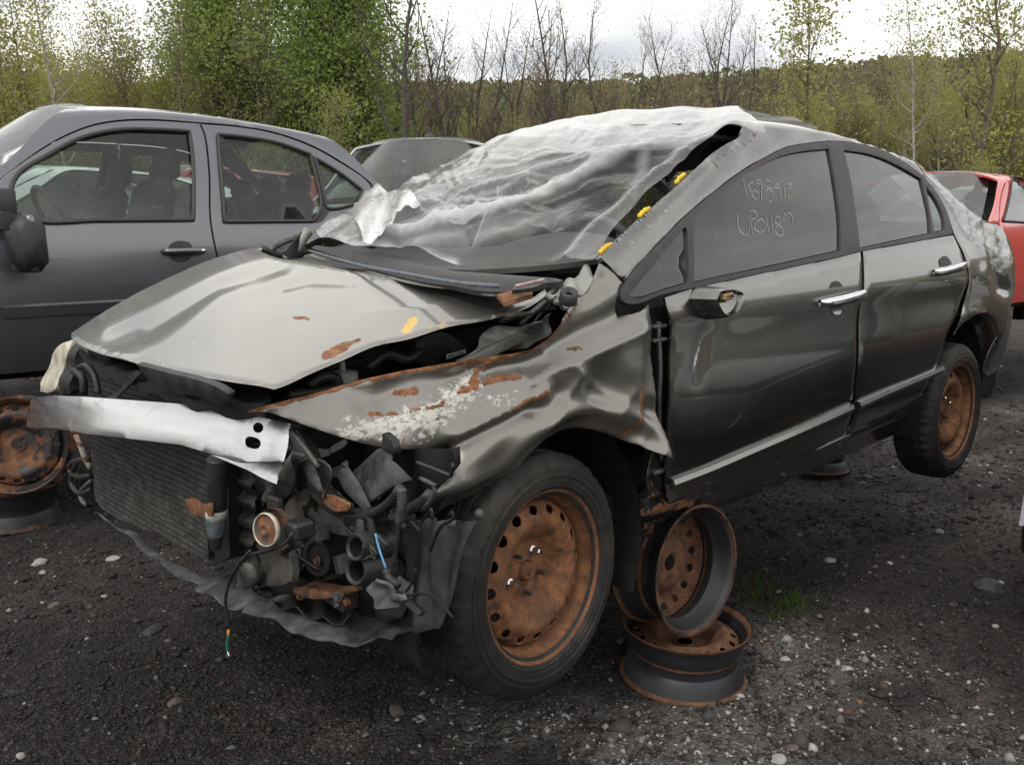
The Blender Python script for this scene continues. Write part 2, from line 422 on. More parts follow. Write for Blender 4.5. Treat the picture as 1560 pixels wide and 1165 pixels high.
def m_alu():
    t = NT('brushed_aluminium'); n = t.noise(9, 6, .7, vec=t.coord('Object', (1, .7, 1.3)), dist=.3); n2 = t.noise(26, 3, .6, vec=t.coord('Object', (1, .15, 2)))
    st = t.ramp(n, [(.58, 0.), (.74, .6)])
    t.set(Base_Color=t.mix(st, (.6, .6, .61), (.34, .325, .30)), Metallic=1., Roughness=t.math('ADD', t.math('MULTIPLY', n2, .18), t.math('ADD', .17, t.math('MULTIPLY', st, .2)))); t.bump(n2, .03, .001); return t.m
M_ALU = m_alu()
# ---------------------------------------------------------------- ground
def hnoise(x, y, s, seed):
    r = np.random.default_rng(seed); o = np.zeros_like(x)
    for k in range(9):
        a = r.uniform(0, 2*np.pi); f = s*r.uniform(.5, 1.6); o += np.sin(f*(x*np.cos(a)+y*np.sin(a))+r.uniform(0, 6.28))/9
    return o
def ground_h(x, y):
    x = np.asarray(x, float); y = np.asarray(y, float); d = np.hypot(x, y)
    h = .05*hnoise(x, y, 1.6, 3)+.02*hnoise(x, y, 5, 4)
    h = h*np.clip(1-np.abs(d-4)/30, .1, 1)
    h += .12*np.exp(-(((x+2.5)/.9)**2+((y-4.3)/.8)**2))
    for cx, cy, r, s in FLATS: h = h*(1-np.exp(-(((x-cx)**2+(y-cy)**2)/r**2)))+s*np.exp(-(((x-cx)**2+(y-cy)**2)/r**2))
    return h
FLATS = [(.62, 2.75, .45, 0.)]

def m_ground():
    t = NT('dark_crushed_gravel'); co = t.coord(); n1 = t.noise(.9, 5, .6, vec=co); n2 = t.noise(14, 6, .7, vec=co); v = t.voro(62, vec=co); vc = t.voro(62, vec=co, out='Color'); v2 = t.voro(150, vec=co); vc2 = t.voro(150, vec=co, out='Color')
    sep = t.N.new('ShaderNodeSeparateColor'); t.L.new(vc, sep.inputs[0]); s2 = t.N.new('ShaderNodeSeparateColor'); t.L.new(vc2, s2.inputs[0])
    base = t.ramp(n2, [(.3, (.0075, .0058, .0058)), (.55, (.016, .012, .0118)), (.75, (.031, .0235, .0215))])
    st = t.ramp(sep.outputs[0], [(.0, (.010, .0085, .0085)), (.55, (.022, .0175, .0172)), (.85, (.046, .038, .035)), (.97, (.14, .13, .12))])
    st2 = t.ramp(s2.outputs[1], [(.3, (.014, .012, .012)), (.8, (.04, .035, .033)), (.95, (.12, .11, .1))])
    pal = t.attr('pale'); c = t.mix(.55, base, st); c = t.mix(.4, c, st2)
    hs = t.N.new('ShaderNodeMixRGB'); hs.blend_type = 'ADD'; t.L.new(t.math('MULTIPLY', pal, t.math('ADD', .055, t.math('MULTIPLY', n2, .13))), hs.inputs[0]); t.L.new(c, hs.inputs[1]); hs.inputs[2].default_value = (.9, .84, .78, 1)
    c = t.mix(t.ramp(n1, [(.42, 0.), (.62, .55)]), hs.outputs[0], (.012, .010, .0105))
    t.set(Base_Color=c, Roughness=.88); t.b.inputs['Specular IOR Level'].default_value = .35
    t.bump(t.math('ADD', t.math('MULTIPLY', v, -1.), t.math('MULTIPLY', v2, -.5)), .9, .02); return t.m
def floor_pt(u, v, z=0.):
    d = wray(u, v); t = (z-EYE)/d[2]; return EYEP+d*t
PALE = []
for u_, v_, ru_, rv_, k_ in ((590, 1088, 110, 45, 1.1), (690, 1120, 120, 40, .9), (830, 1125, 140, 40, 1.), (1040, 1110, 140, 55, 1.1), (1220, 1120, 160, 50, .9), (1380, 1040, 180, 90, .75), (1520, 1110, 120, 60, .8), (1200, 1000, 90, 50, .7), (1460, 700, 120, 70, .9), (1540, 640, 120, 60, 1.), (1260, 830, 90, 30, .8), (1330, 760, 120, 40, .6), (180, 880, 160, 60, .35), (40, 920, 60, 60, .35)):
    c_ = floor_pt(u_, v_); a_ = floor_pt(u_+ru_, v_); b_ = floor_pt(u_, v_-rv_); PALE.append((c_[0], c_[1], abs(a_[0]-c_[0]), abs(b_[1]-c_[1])+.03, k_))
def pale_mask(x, y):
    n = .55+.6*hnoise(x, y, 5, 21)+.5*hnoise(x, y, 14, 22)
    return np.clip(sum(k*np.exp(-(((x-cx)/rx)**2+((y-cy)/ry)**2)) for cx, cy, rx, ry, k in PALE)*n*1.6+.4*np.clip((y-7)/4, 0, 1), 0, 1)
def build_ground():
    M_G = m_ground()
    # near sheet with relief, far skirt joining the land
    def grid(xs, ys):
        X, Y = np.meshgrid(xs, ys); Z = ground_h(X, Y); n, m = len(xs), len(ys); V = np.stack([X.ravel(), Y.ravel(), Z.ravel()], 1)
        i = (np.arange(m-1)[:, None]*n+np.arange(n-1)[None]).ravel(); return V, np.stack([i, i+1, i+n+1, i+n], 1)
    lin = lambda a, b, s: np.arange(a, b+1e-6, s)
    xs = np.concatenate([[-60, -40, -25, -15, -10, -7.5, -6, -5], lin(-4.4, 5.6, .035), [6.2, 7, 8.5, 11, 15, 25, 40, 60]]); ys = np.concatenate([[-40, -20, -8, -3, -1, 0, .6], lin(.9, 8, .035), [8.5, 9.2, 10, 12, 15, 18, 22, 26, 32, 45, 70]])
    V, F = grid(xs, ys); r = np.random.default_rng(2); near = (V[:, 0] > -4.4) & (V[:, 0] < 5.6) & (V[:, 1] > .9) & (V[:, 1] < 8); V[near, 2] += r.normal(0, .0035, near.sum())
    o = new_mesh('ground', V, F, M_G, attrs=dict(pale=pale_mask(V[:, 0], V[:, 1]))); tag(o, kind='structure')
    return o
build_ground()
def m_stone():
    t = NT('loose_stones'); a = t.attr('shade'); h = t.attr('hue'); n = t.noise(90, 4, .6)
    c = t.ramp(a, [(.0, (.0085, .0074, .0074)), (.4, (.026, .021, .020)), (.7, (.085, .075, .068)), (1., (.42, .41, .39))]); c = t.mix(t.math('MULTIPLY', h, .8), c, (.10, .045, .028))
    c = t.mix(t.math('MULTIPLY', n, .35), c, (.02, .018, .018)); t.set(Base_Color=c, Roughness=.8); return t.m
M_STONE = m_stone()
def stones(n, size, box, seed, name, light):
    r = np.random.default_rng(seed); out = []
    # denser towards the camera
    u = r.uniform(0, 1, n); y = box[2]*(box[3]/box[2])**u; hw = .62*y+.4; x = r.uniform(-1, 1, n)*hw; z = ground_h(x, y)
    k = pale_mask(x, y); s = size*np.exp(r.normal(0, .45, n))*(.75+.25*k+.0*y)*(y/2.2)**.35
    oc = A([(1, 0, 0), (-1, 0, 0), (0, 1, 0), (0, -1, 0), (0, 0, 1), (0, 0, -1.)]); ft = A([(0, 2, 4), (2, 1, 4), (1, 3, 4), (3, 0, 4), (2, 0, 5), (1, 2, 5), (3, 1, 5), (0, 3, 5)])
    V = oc[None]*(1+r.uniform(-.35, .35, (n, 6, 1)))+r.normal(0, .18, (n, 6, 3)); V *= (s[:, None]*np.stack([r.uniform(.7, 1.2, n), r.uniform(.7, 1.2, n), r.uniform(.4, .8, n)], 1))[:, None]
    a = r.uniform(0, 6.28, n); ca, sa = np.cos(a)[:, None], np.sin(a)[:, None]; V = np.stack([V[..., 0]*ca-V[..., 1]*sa, V[..., 0]*sa+V[..., 1]*ca, V[..., 2]], 2); V += np.stack([x, y, z+s*.12], 1)[:, None]
    F = (np.arange(n)[:, None, None]*6+ft[None]).reshape(-1, 3)
    sh = np.clip(r.beta(1.6, 4.2, n)+k*r.beta(1.6, 3.0, n)*.9+(r.uniform(0, 1, n) < light+.02*k)*r.uniform(.3, .6, n), 0, 1); hu = (r.uniform(0, 1, n) < .06)*r.uniform(.3, 1, n)
    me = bpy.data.meshes.new(name); me.vertices.add(6*n); me.vertices.foreach_set('co', V.astype(np.float32).ravel()); me.loops.add(len(F)*3); me.loops.foreach_set('vertex_index', F.ravel().astype(np.int32)); me.polygons.add(len(F)); me.polygons.foreach_set('loop_start', np.arange(0, len(F)*3, 3, dtype=np.int32))
    for nm, v in (('shade', sh), ('hue', hu)): at_ = me.attributes.new(nm, 'FLOAT', 'POINT'); at_.data.foreach_set('value', np.repeat(v, 6).astype(np.float32))
    me.update(); me.validate(); me.materials.append(M_STONE); o = bpy.data.objects.new(name, me); COL.objects.link(o); tag(o, kind='stuff'); return o
stones(110000, .0046, (0, 0, 1.15, 7.0), 1, 'gravel', .006)
stones(16000, .0095, (0, 0, 1.2, 12.0), 2, 'coarse_gravel', .02)
# ---------------------------------------------------------------- steel wheels (local axis +z points out of the visible face)
def rim_mesh(scale=1., n=64, holes=16, hr=(.0125, .0155), step=.011):
    m = MB(); s = scale
    prof_out = [(.212, -.010), (.2185, -.004), (.2205, .0), (.2195, .003), (.215, .001), (.211, -.006), (.206, -.014), (.203, -.026), (.1965, -.034), (.192, -.05), (.189, -.075),
        (.178, -.095), (.178, -.12), (.193, -.135), (.2, -.165), (.206, -.178), (.214, -.185), (.2205, -.186), (.2205, -.1895), (.211, -.19), (.209, -.181),
        (.203, -.170), (.197, -.138), (.182, -.123), (.182, -.092), (.193, -.072), (.197, -.05), (.2, -.038), (.206, -.028)]
    m.lathe([(r*s, h*s) for r, h in prof_out], n, closed=True)
    pr = A([(0, -.066), (.03, -.066), (.034, -.074), (.078, -.074), (.088, -.062), (.105, -.040), (.125, -.026), (.140, -.022), (.152, -.026), (.160, -.034), (.172, -.036), (.182, -.043), (.190, -.058), (.1915, -.072)])*s
    fn = lambda u, v: np.interp(np.hypot(u, v), pr[:, 0], pr[:, 1])
    ring = lambda r, k: A([(r*math.cos(2*math.pi*i/k), r*math.sin(2*math.pi*i/k)) for i in range(k)])
    hs = [ring(.030*s, 20)]
    for k in range(holes):
        a = 2*math.pi*k/holes; c = A([math.cos(a), math.sin(a)])*.1665*s; t = A([-math.sin(a), math.cos(a)])
        hs.append(A([c+(c/np.linalg.norm(c)*hr[0]*math.cos(q)+t*hr[1]*math.sin(q))*s for q in np.linspace(0, 2*math.pi, 14, endpoint=False)]))
    UV, F = tri2d(ring(.1912*s, 80), hs, step*s)
    P = np.stack([UV[:, 0], UV[:, 1], fn(UV[:, 0], UV[:, 1])], 1)
    V, FF, _ = shell(P, F, .004, 0)
    m.add(V, FF); return m
RIM_ME = {}
def make_rim(name, mat, parent=None, M=None, scale=1., holes=16):
    k = (scale, holes, mat.name)
    if k not in RIM_ME:
        o = rim_mesh(scale, holes=holes).build(name, mat, parent, True, M, 38); RIM_ME[k] = o.data; return o
    o = bpy.data.objects.new(name, RIM_ME[k]); COL.objects.link(o)
    if parent: o.parent = parent
    if M is not None: o.matrix_local = M
    return o
def tyre_mesh(n=144):
    m = MB()
    prof = [(.203, -.012), (.213, -.004), (.226, .006), (.230, .0095), (.236, .0095), (.238, .0115), (.252, .0125), (.254, .0145), (.259, .0145), (.261, .0125), (.274, .0115), (.276, .0095), (.288, .006), (.3, -.004), (.3085, -.016), (.3105, -.022),
        (.3115, -.040), (.3115, -.046), (.305, -.048), (.305, -.055), (.3125, -.057), (.313, -.082), (.306, -.084), (.306, -.091), (.3132, -.093), (.3132, -.102), (.306, -.104), (.306, -.111), (.313, -.113), (.3125, -.138), (.305, -.140), (.305, -.147), (.3115, -.149), (.3115, -.155),
        (.3105, -.172), (.3085, -.178), (.3, -.19), (.288, -.2), (.270, -.206), (.248, -.206), (.228, -.2), (.213, -.19), (.203, -.182)]
    def wob(i, t):
        if 12 <= i <= 35 and prof[i][0] > .307:
            g = (t*n/(2*math.pi)+(.8 if 20 < i < 29 else 0)) % 3
            return -.0045 if g < 1 else 0.
        if i in (11, 12, 13, 36, 37): return -.0035*(((t*n/(2*math.pi)) % 3) < 1)
        return 0.
    m.lathe([(r, h*.84 if h < 0 else h) for r, h in prof], n, wob=wob); return m
def nut_mesh(l=.03):
    m = MB(); m.lathe([(.0, l), (.007, l), (.0095, l-.004), (.0105, l-.012), (.0105, .0)], 6); m.lathe([(.0, .004), (.0135, .004), (.0135, 0)], 12); return m
def make_wheel(parent, M, nuts=(0, 3), steer=None, name='tyre', tm=None):
    ty = tyre_mesh().build(name, tm or M_TYRE, parent, True, M, 32) if 'ty' not in RIM_ME else None
    if ty is None:
        ty = bpy.data.objects.new(name, RIM_ME['ty']); COL.objects.link(ty); ty.parent = parent; ty.matrix_local = M
    else: RIM_ME['ty'] = ty.data
    make_rim('rim', M_RUSTRIM, ty)
    hb = MB(); hb.lathe([(.0, -.052), (.018, -.052), (.0225, -.056), (.025, -.064), (.0255, -.08)], 28); hb.lathe([(.0, -.048), (.009, -.048), (.009, -.053)], 6); hb.build('hub_cap', M_RUSTRIM, ty, True, auto=35)
    for k in range(5):
        a = math.radians(72*k+38); T = mat4(np.eye(3), (.057*math.cos(a), .057*math.sin(a), -.0735))
        if k in nuts: nut_mesh().build('wheel_nut', M_CHROME, ty, False, T)
        else:
            b = MB(); b.lathe([(0, .024), (.0055, .024), (.0062, .0)], 8); b.build('wheel_stud', M_STEEL, ty, True, T, auto=35)
    return ty
def m_tyre():
    t = NT('dusty_tyre_rubber'); n = t.noise(6, 6, .7); n2 = t.noise(45, 5, .7); m = t.ramp(t.math('ADD', t.math('MULTIPLY', n, .8), t.math('MULTIPLY', n2, .3)), [(.5, 0.), (.78, 1.)])
    t.set(Base_Color=t.mix(m, (.0085, .008, .008), (.05, .043, .033)), Roughness=.75); t.bump(n2, .3, .002); return t.m
M_TYRE = m_tyre()
M_RUSTRIM = rusty('orange_rusted_rim', 1.05, sc=13)
# ---------------------------------------------------------------- the wrecked saloon: axes from its two visible wheels
_fw = EYEP+wray(832, 878)*2.18; _rw = EYEP+wray(1457, 627)*3.99
_ex = (_rw-_fw)/np.linalg.norm(_rw-_fw); _ey = np.cross([0, 0, 1.], _ex); _ey /= np.linalg.norm(_ey); _ey = _ey if _ey[1] < 0 else -_ey
_ez = np.cross(_ex, _ey); _ez = _ez if _ez[2] > 0 else -_ez
WB = float(np.linalg.norm(_rw-_fw)); WZ = .19
CAR = Frame(_fw-_ey*.845-_ez*WZ, _ex, _ey, _ez)
car = empty('wrecked_sedan', CAR.matrix())
tag(car, 'smashed grey sedan without front bumper, propped up on rusty wheel rims, plastic over its windscreen', 'car')
def R0(x): return 1.455-.115*((x-1.5)/.95)**2*np.where(x < 1.5, 1.0, .62)
def S0(x, z):
    lo = .876-.36*(z-.61)**2-np.maximum(0, .33-z)*.25
    y = smin(lo, .85-.52*(z-.93), .05)
    y = y-1.5*np.clip((.05-x)/.45, 0, 1)*np.maximum(0, z-.52)**2
    return y-.10*(np.maximum(0, .2-x)/.7)**2-.03*np.maximum(0, x-2.6)**2-1.5*np.maximum(0, x-3.3)**2
def SF(x, z):
    return smin(S0(x, z), .68*np.sqrt(np.maximum(1e-4, (R0(x)-z)/.06))-9*np.maximum(0, z-R0(x)), .05)
side = Surf(CAR, 1, SF)
def hoodz(x, y):
    s = .05-x; t = .5+y/1.4
    r = 1.0-.215*s-.26*s*s; l = .895-.21*s
    return r+(l-r)*t+.025*(1-(y/.7)**2)
hood_s = Surf(CAR, 2, hoodz)
def gauss(px, line, wd, amp, sharp=False):
    d = seg_dist(px, line) if len(line) > 1 else np.linalg.norm(px-A(line[0]), axis=1)
    return amp*(np.exp(-np.abs(d)/wd) if sharp else np.exp(-(d/wd)**2))
def marks(px, lst):
    v = np.zeros(len(px))
    for line, wd, a in lst: v = np.maximum(v, gauss(px, line, wd, a))
    return v
Z3 = lambda px: np.zeros(len(px))
def attrs(rust=(), scuff=(), yel=()):
    return lambda P, px: dict(rust=marks(px, rust), scuff=marks(px, scuff), yel=marks(px, yel))
# --- front fender
FENDER = [(372, 626), (412, 614), (480, 597), (545, 578), (620, 563), (700, 549), (760, 540), (810, 527), (835, 513), (850, 494), (868, 475), (890, 450), (908, 425),
    (915, 401), (930, 408), (949, 430), (944, 441), (945, 460), (950, 483), (975, 475), (998, 464), (1001, 490), (1003, 540), (1000, 590), (1003, 625), (1002, 650), (995, 691),
    (975, 682), (957, 672), (930, 662), (905, 656), (870, 659), (840, 673), (815, 698), (797, 722), (775, 742), (740, 758), (700, 774), (655, 785), (636, 775),
    (655, 753), (674, 730), (690, 708), (698, 688), (690, 680), (665, 681), (633, 684), (593, 682), (553, 675), (510, 662), (460, 645), (410, 628)]
LIP = [(372, 626), (412, 615), (480, 598), (545, 579), (620, 564), (700, 550), (760, 541), (810, 528), (835, 514), (850, 494)]
def fender_disp(P, px):
    b = gauss(px, LIP, 9, .014)
    b += gauss(px, [(560, 612), (700, 578), (790, 560), (880, 515), (950, 478)], 22, -.026)
    b += gauss(px, [(800, 580), (880, 546), (985, 500)], 20, .024, True)
    b += gauss(px, [(690, 662), (760, 630), (822, 596)], 15, .034, True)
    b += gauss(px, [(680, 690), (740, 650), (800, 622)], 14, -.024)
    b += gauss(px, [(695, 598), (725, 595), (730, 573), (752, 546), (800, 530)], 10, .018, True)
    b += gauss(px, [(735, 582), (790, 571)], 10, .016, True)
    b += gauss(px, [(905, 585)], 36, -.022)+gauss(px, [(955, 560)], 30, .012)+gauss(px, [(850, 600)], 18, -.014)
    b += gauss(px, [(825, 650), (850, 618), (878, 572)], 16, .018, True)+gauss(px, [(880, 600), (930, 640), (960, 600)], 14, .010, True)+gauss(px, [(560, 612), (600, 640), (650, 650)], 12, .006, True)+gauss(px, [(640, 610), (700, 640)], 9, .006, True)+gauss(px, [(830, 535), (905, 585), (975, 640)], 12, .009, True)
    b += gauss(px, [(700, 720), (760, 680), (800, 650)], 26, .016)
    b += gauss(px, [(600, 625)], 30, -.008)+gauss(px, [(520, 630), (570, 650)], 20, .006)
    b += gauss(px, [(880, 470), (920, 430)], 16, -.008)
    arch = [(655, 785), (700, 774), (740, 758), (775, 742), (797, 722), (815, 698), (840, 673), (870, 659), (905, 656), (930, 662), (957, 672)]
    d = seg_dist(px, arch); b += .014*np.exp(-((d-34)/14)**2)-.030*np.clip(1-d/30, 0, 1)
    fl = seg_side(px, [(978, 590), (972, 630), (957, 672)]); k = np.clip(-fl/10, 0, 1)*np.clip((px[:, 1]-600)/30, 0, 1)
    b += k*(-.012+.07*np.clip((px[:, 1]-625)/65, 0, 1))
    b += .006*np.sin(px[:, 0]/17+px[:, 1]/31)*np.clip((px[:, 0]-480)/100, 0, 1)*np.clip((960-px[:, 0])/60, 0, 1)
    b *= .55+.45*sstep(600, 720, px[:, 0])
    b -= .030*np.clip((px[:, 0]-975)/30, 0, 1)*np.clip((600-px[:, 1])/60, 0, 1)
    return b
fender = patch('front_fender', FENDER, side, M_PAINT_SKYLIT, car, step=.009, disp=fender_disp, bstep=.012, roll=.003,
    attr=attrs(rust=[(LIP, 8, .85), ([(850, 494), (868, 476), (888, 462)], 4, .6), ([(695, 597), (722, 592), (728, 573), (735, 562), (755, 545)], 5.5, .8), ([(738, 583), (760, 576), (785, 573)], 7, .8),
        ([(768, 627), (790, 612), (822, 596)], 6.5, .82), ([(610, 601), (640, 596)], 9, .72), ([(565, 632), (605, 631)], 5.5, .78), ([(622, 628), (645, 618)], 5, .7), ([(652, 622), (676, 614)], 5.5, .76), ([(660, 640), (670, 632)], 4, .6),
        ([(500, 648), (520, 635), (535, 622)], 3, .6), ([(607, 680), (620, 660)], 3, .62), ([(978, 588), (972, 630), (955, 671)], 4, .8), ([(1003, 620), (1003, 650), (996, 690)], 4, .8), ([(655, 784), (693, 775)], 5, .6),
        ([(690, 678)], 4, .7), ([(730, 722)], 4, .7), ([(870, 533), (885, 530)], 6, .62), ([(886, 458), (870, 488), (858, 500)], 5, .6), ([(975, 470), (982, 490)], 3, .6)],
        scuff=[([(530, 655), (600, 648), (660, 628), (720, 590)], 34, .62), ([(640, 660), (690, 620)], 26, .60), ([(800, 560), (850, 540)], 14, .42), ([(740, 610), (770, 600)], 22, .50)]))
# --- hood
HOOD = [(109, 517), ('p', -.60, -.655), ('p', -.45, -.69), ('p', -.2, -.705), ('p', .0, -.70), ('p', .07, -.68), ('p', .06, -.62), ('p', .0, -.52), (500, 408), (600, 424), (700, 438), (748, 447), (790, 452), (815, 448), (830, 438),
    (832, 446), (818, 456), (788, 469), (736, 483), (685, 492), (618, 513), (572, 523), (521, 544), (470, 565), (440, 579), (417, 588), (367, 583), (306, 573), (249, 563), (198, 550), (147, 535)]
def hood_disp(P, px):
    b = gauss(px, [(430, 590), (520, 548), (690, 495), (800, 462)], 26, -.006)+gauss(px, [(350, 480), (560, 440)], 90, .006)
    b += gauss(px, [(160, 500), (330, 420), (400, 395)], 13, .005)-gauss(px, [(230, 505), (330, 440), (430, 410)], 11, .004)
    b += gauss(px, [(726, 440), (650, 470), (560, 480)], 10, .003, True)+gauss(px, [(430, 440), (470, 430), (540, 432)], 10, -.004)
    b += .002*np.sin(px[:, 0]/23.+px[:, 1]/11.)*np.clip((320-px[:, 0])/100, 0, 1)
    return b
hood = patch('hood', HOOD, hood_s, M_PAINT_SKYLIT, car, step=.014, disp=hood_disp, roll=.004,
    attr=attrs(rust=[([(495, 541), (515, 532), (528, 526)], 9, .8), ([(530, 524), (548, 518)], 5, .58), ([(448, 486), (470, 489)], 5, .66), ([(775, 449), (812, 441)], 6, .7), ([(400, 452), (408, 455)], 3, .5)],
        scuff=[([(430, 492), (458, 504)], 2, .75), ([(215, 505), (250, 560)], 3, .55), ([(260, 545), (300, 520)], 12, .4), ([(640, 510), (720, 488), (800, 465)], 7, .45)],
        yel=[([(618, 502), (632, 488)], 10, .74), ([(530, 528), (545, 522)], 7, .45), ([(650, 500), (680, 488)], 8, .52)]))
# --- doors and quarter
DOORF = [(1014, 453), (1016, 467), (1023, 487), (1026, 518), (1025, 550), (1023, 602), (1020, 648), (1019, 697), (1018, 741), (1023, 769), (1075, 752), (1150, 726), (1225, 695), (1291, 664),
    (1300, 612), (1305, 558), (1309, 480), (1312, 383), (1281, 391), (1200, 408), (1120, 425), (1061, 438)]
def door_disp(P, px):
    z = P[:, 2]
    b = .006*np.exp(-((z-.80)/.05)**2)-.006*np.exp(-((z-.70)/.09)**2)-.004*np.clip((.42-z)/.02, 0, 1)
    b += gauss(px, [(1075, 505), (1062, 575)], 10, -.006)+gauss(px, [(1095, 480)], 25, -.004)
    return b
fdoor = patch('front_door', DOORF, side, M_PAINT, car, step=.022, disp=door_disp, roll=.004, thick=.012,
    attr=attrs(scuff=[([(1080, 508), (1066, 540), (1060, 572)], 3, .66), ([(1108, 520), (1112, 545)], 3, .5), ([(1095, 490), (1108, 500)], 5, .45)]))
DOORR = [(1316, 382), (1313, 480), (1309, 558), (1304, 612), (1295, 662), (1340, 645), (1366, 633), (1390, 617), (1412, 592), (1424, 566), (1435, 538), (1446, 508), (1459, 481), (1468, 455), (1474, 430), (1473, 408), (1466, 385), (1453, 358), (1400, 367)]
rdoor = patch('rear_door', DOORR, side, M_PAINT, car, step=.022, disp=door_disp, roll=.004, thick=.012)
QUARTER = [(1455, 357), (1469, 385), (1476, 408), (1477, 431), (1471, 456), (1462, 482), (1449, 509), (1438, 537), (1441, 541), (1448, 526), (1457, 510), (1467, 495), (1478, 483), (1494, 476), (1509, 479), (1517, 494), (1520, 523), (1526, 524), (1532, 516), (1536, 500), (1539, 478),
    ('p', 3.25, .62), ('p', 3.33, .70), ('p', 3.38, .80), ('p', 3.38, .92), ('p', 3.30, 1.01), ('p', 3.05, 1.045), ('p', 2.84, 1.14), ('p', 2.70, 1.22), ('p', 2.60, 1.262), (1408, 268), (1433, 301), (1446, 329)]
def quarter_disp(P, px):
    b = gauss(px, [(1490, 365), (1505, 400), (1500, 420)], 8, .008)+gauss(px, [(1520, 400), (1530, 440)], 9, -.03)+gauss(px, [(1500, 350), (1525, 380)], 10, -.02)
    x, z = P[:, 0], P[:, 2]
    r = np.hypot(x-2.69, z-.22); return b+.012*np.exp(-((r-.42)/.03)**2)-.02*np.clip((.40-r)/.04, 0, 1)
quarter = patch('quarter_panel', QUARTER, side, M_PAINT, car, step=.02, disp=quarter_disp, roll=.003,
    attr=attrs(scuff=[([(1465, 345), (1490, 350), (1520, 375)], 12, .52), ([(1500, 430), (1530, 400)], 10, .45), ([(1440, 290), (1480, 330)], 6, .5)]))
# --- roof rail with the left A-pillar
FRAME_TOP = [(953, 431), (1000, 375), (1046, 326), (1090, 289), (1137, 255), (1165, 239), (1196, 224), (1232, 217), (1272, 214), (1306, 217), (1344, 227), (1378, 245), (1408, 268)]
RAIL = [(953, 431), (1000, 375), (1046, 326), (1090, 289), (1137, 255), (1165, 239), (1196, 224), (1232, 217), (1272, 214), (1306, 217), (1344, 227), (1378, 245), (1408, 268),
    ('p', 2.585, 1.262), ('p', 2.48, 1.33)]+[('p', x_, float(R0(x_))-.028) for x_ in (2.3, 2.1, 1.8, 1.5, 1.3)]+[(1127, 208), (1107, 219), (1078, 240), (1031, 283), (985, 323), (947, 357), (916, 391)]
rail = patch('roof_rail', RAIL, side, M_PAINT, car, step=.016, roll=.003, thick=.02,
    disp=lambda P, px: gauss(px, [(930, 405), (1078, 252)], 7, .004)+.002*np.sin(px[:, 0]/9.)*np.sin(px[:, 1]/14.),
    attr=attrs(rust=[([(1035, 290), (1078, 252), (1110, 232), (1150, 212)], 3.5, .6), ([(1080, 262), (1120, 238), (1150, 226)], 3, .5), ([(925, 385), (960, 362), (1000, 320)], 3, .52), ([(955, 425), (1000, 372), (1046, 322)], 2.5, .5), ([(958, 420), (975, 390)], 2, .5), ([(1140, 206), (1165, 201)], 4, .62)],
        scuff=[([(960, 372), (1000, 335), (1040, 295)], 7, .5)]))
def roofz(x, y): return R0(x)-.06*(y/.68)**2
roof_s = Surf(CAR, 2, roofz)
roof = patch('roof', [('p', 1.02, -.46), ('p', .96, -.25), ('p', .94, 0), ('p', .96, .25), ('p', 1.04, .48), ('p', 1.4, .50), ('p', 1.9, .46), ('p', 2.3, .40), ('p', 2.38, 0), ('p', 2.3, -.42), ('p', 1.9, -.46), ('p', 1.4, -.48)], roof_s, M_PAINT, car, step=.06, thick=.03, roll=.002, d=-.004,
    disp=lambda P, px: .012*np.sin(P[:, 0]*5+P[:, 1]*3)*np.clip((P[:, 0]-1.0)*4, 0, 1)-.006)
# --- black window surround with its panes
TRI = [(957, 449), (1000, 397), (1043, 345), (1046, 348), (1048, 430), (1014, 440), (966, 453)]
FWIN = [(1059, 331), (1095, 296), (1137, 264), (1162, 250), (1188, 238), (1210, 232), (1230, 229), (1262, 226), (1268, 256), (1273, 287), (1279, 330), (1280, 381), (1200, 399), (1120, 416), (1056, 430)]
RWIN = [(1285, 228), (1323, 234), (1347, 242), (1370, 253), (1403, 272), (1410, 300), (1415, 322), (1418, 355), (1365, 366), (1310, 378), (1304, 330), (1296, 275)]
QWIN = [(1410, 283), (1427, 306), (1437, 329), (1439, 350), (1423, 354), (1418, 325)]
SURR = [(951, 431), (998, 376), (1046, 327), (1090, 290), (1137, 256), (1165, 240), (1196, 225), (1232, 218), (1272, 215), (1306, 218), (1343, 228), (1377, 246), (1407, 269), (1432, 301), (1445, 329), (1451, 356),
    (1400, 366), (1312, 382), (1281, 390), (1200, 407), (1120, 424), (1061, 437), (1012, 447), (955, 462), (946, 456), (945, 444)]
surround = patch('window_surround', SURR, side, M_MATTE, car, step=.02, holes=[TRI, FWIN, RWIN, QWIN], thick=.022, roll=.003, d=.004)
for pts in (TRI, FWIN, RWIN, QWIN): patch('window_glass', pts, side, M_GLASS, surround, step=.05, thick=0, roll=0, d=-.008)
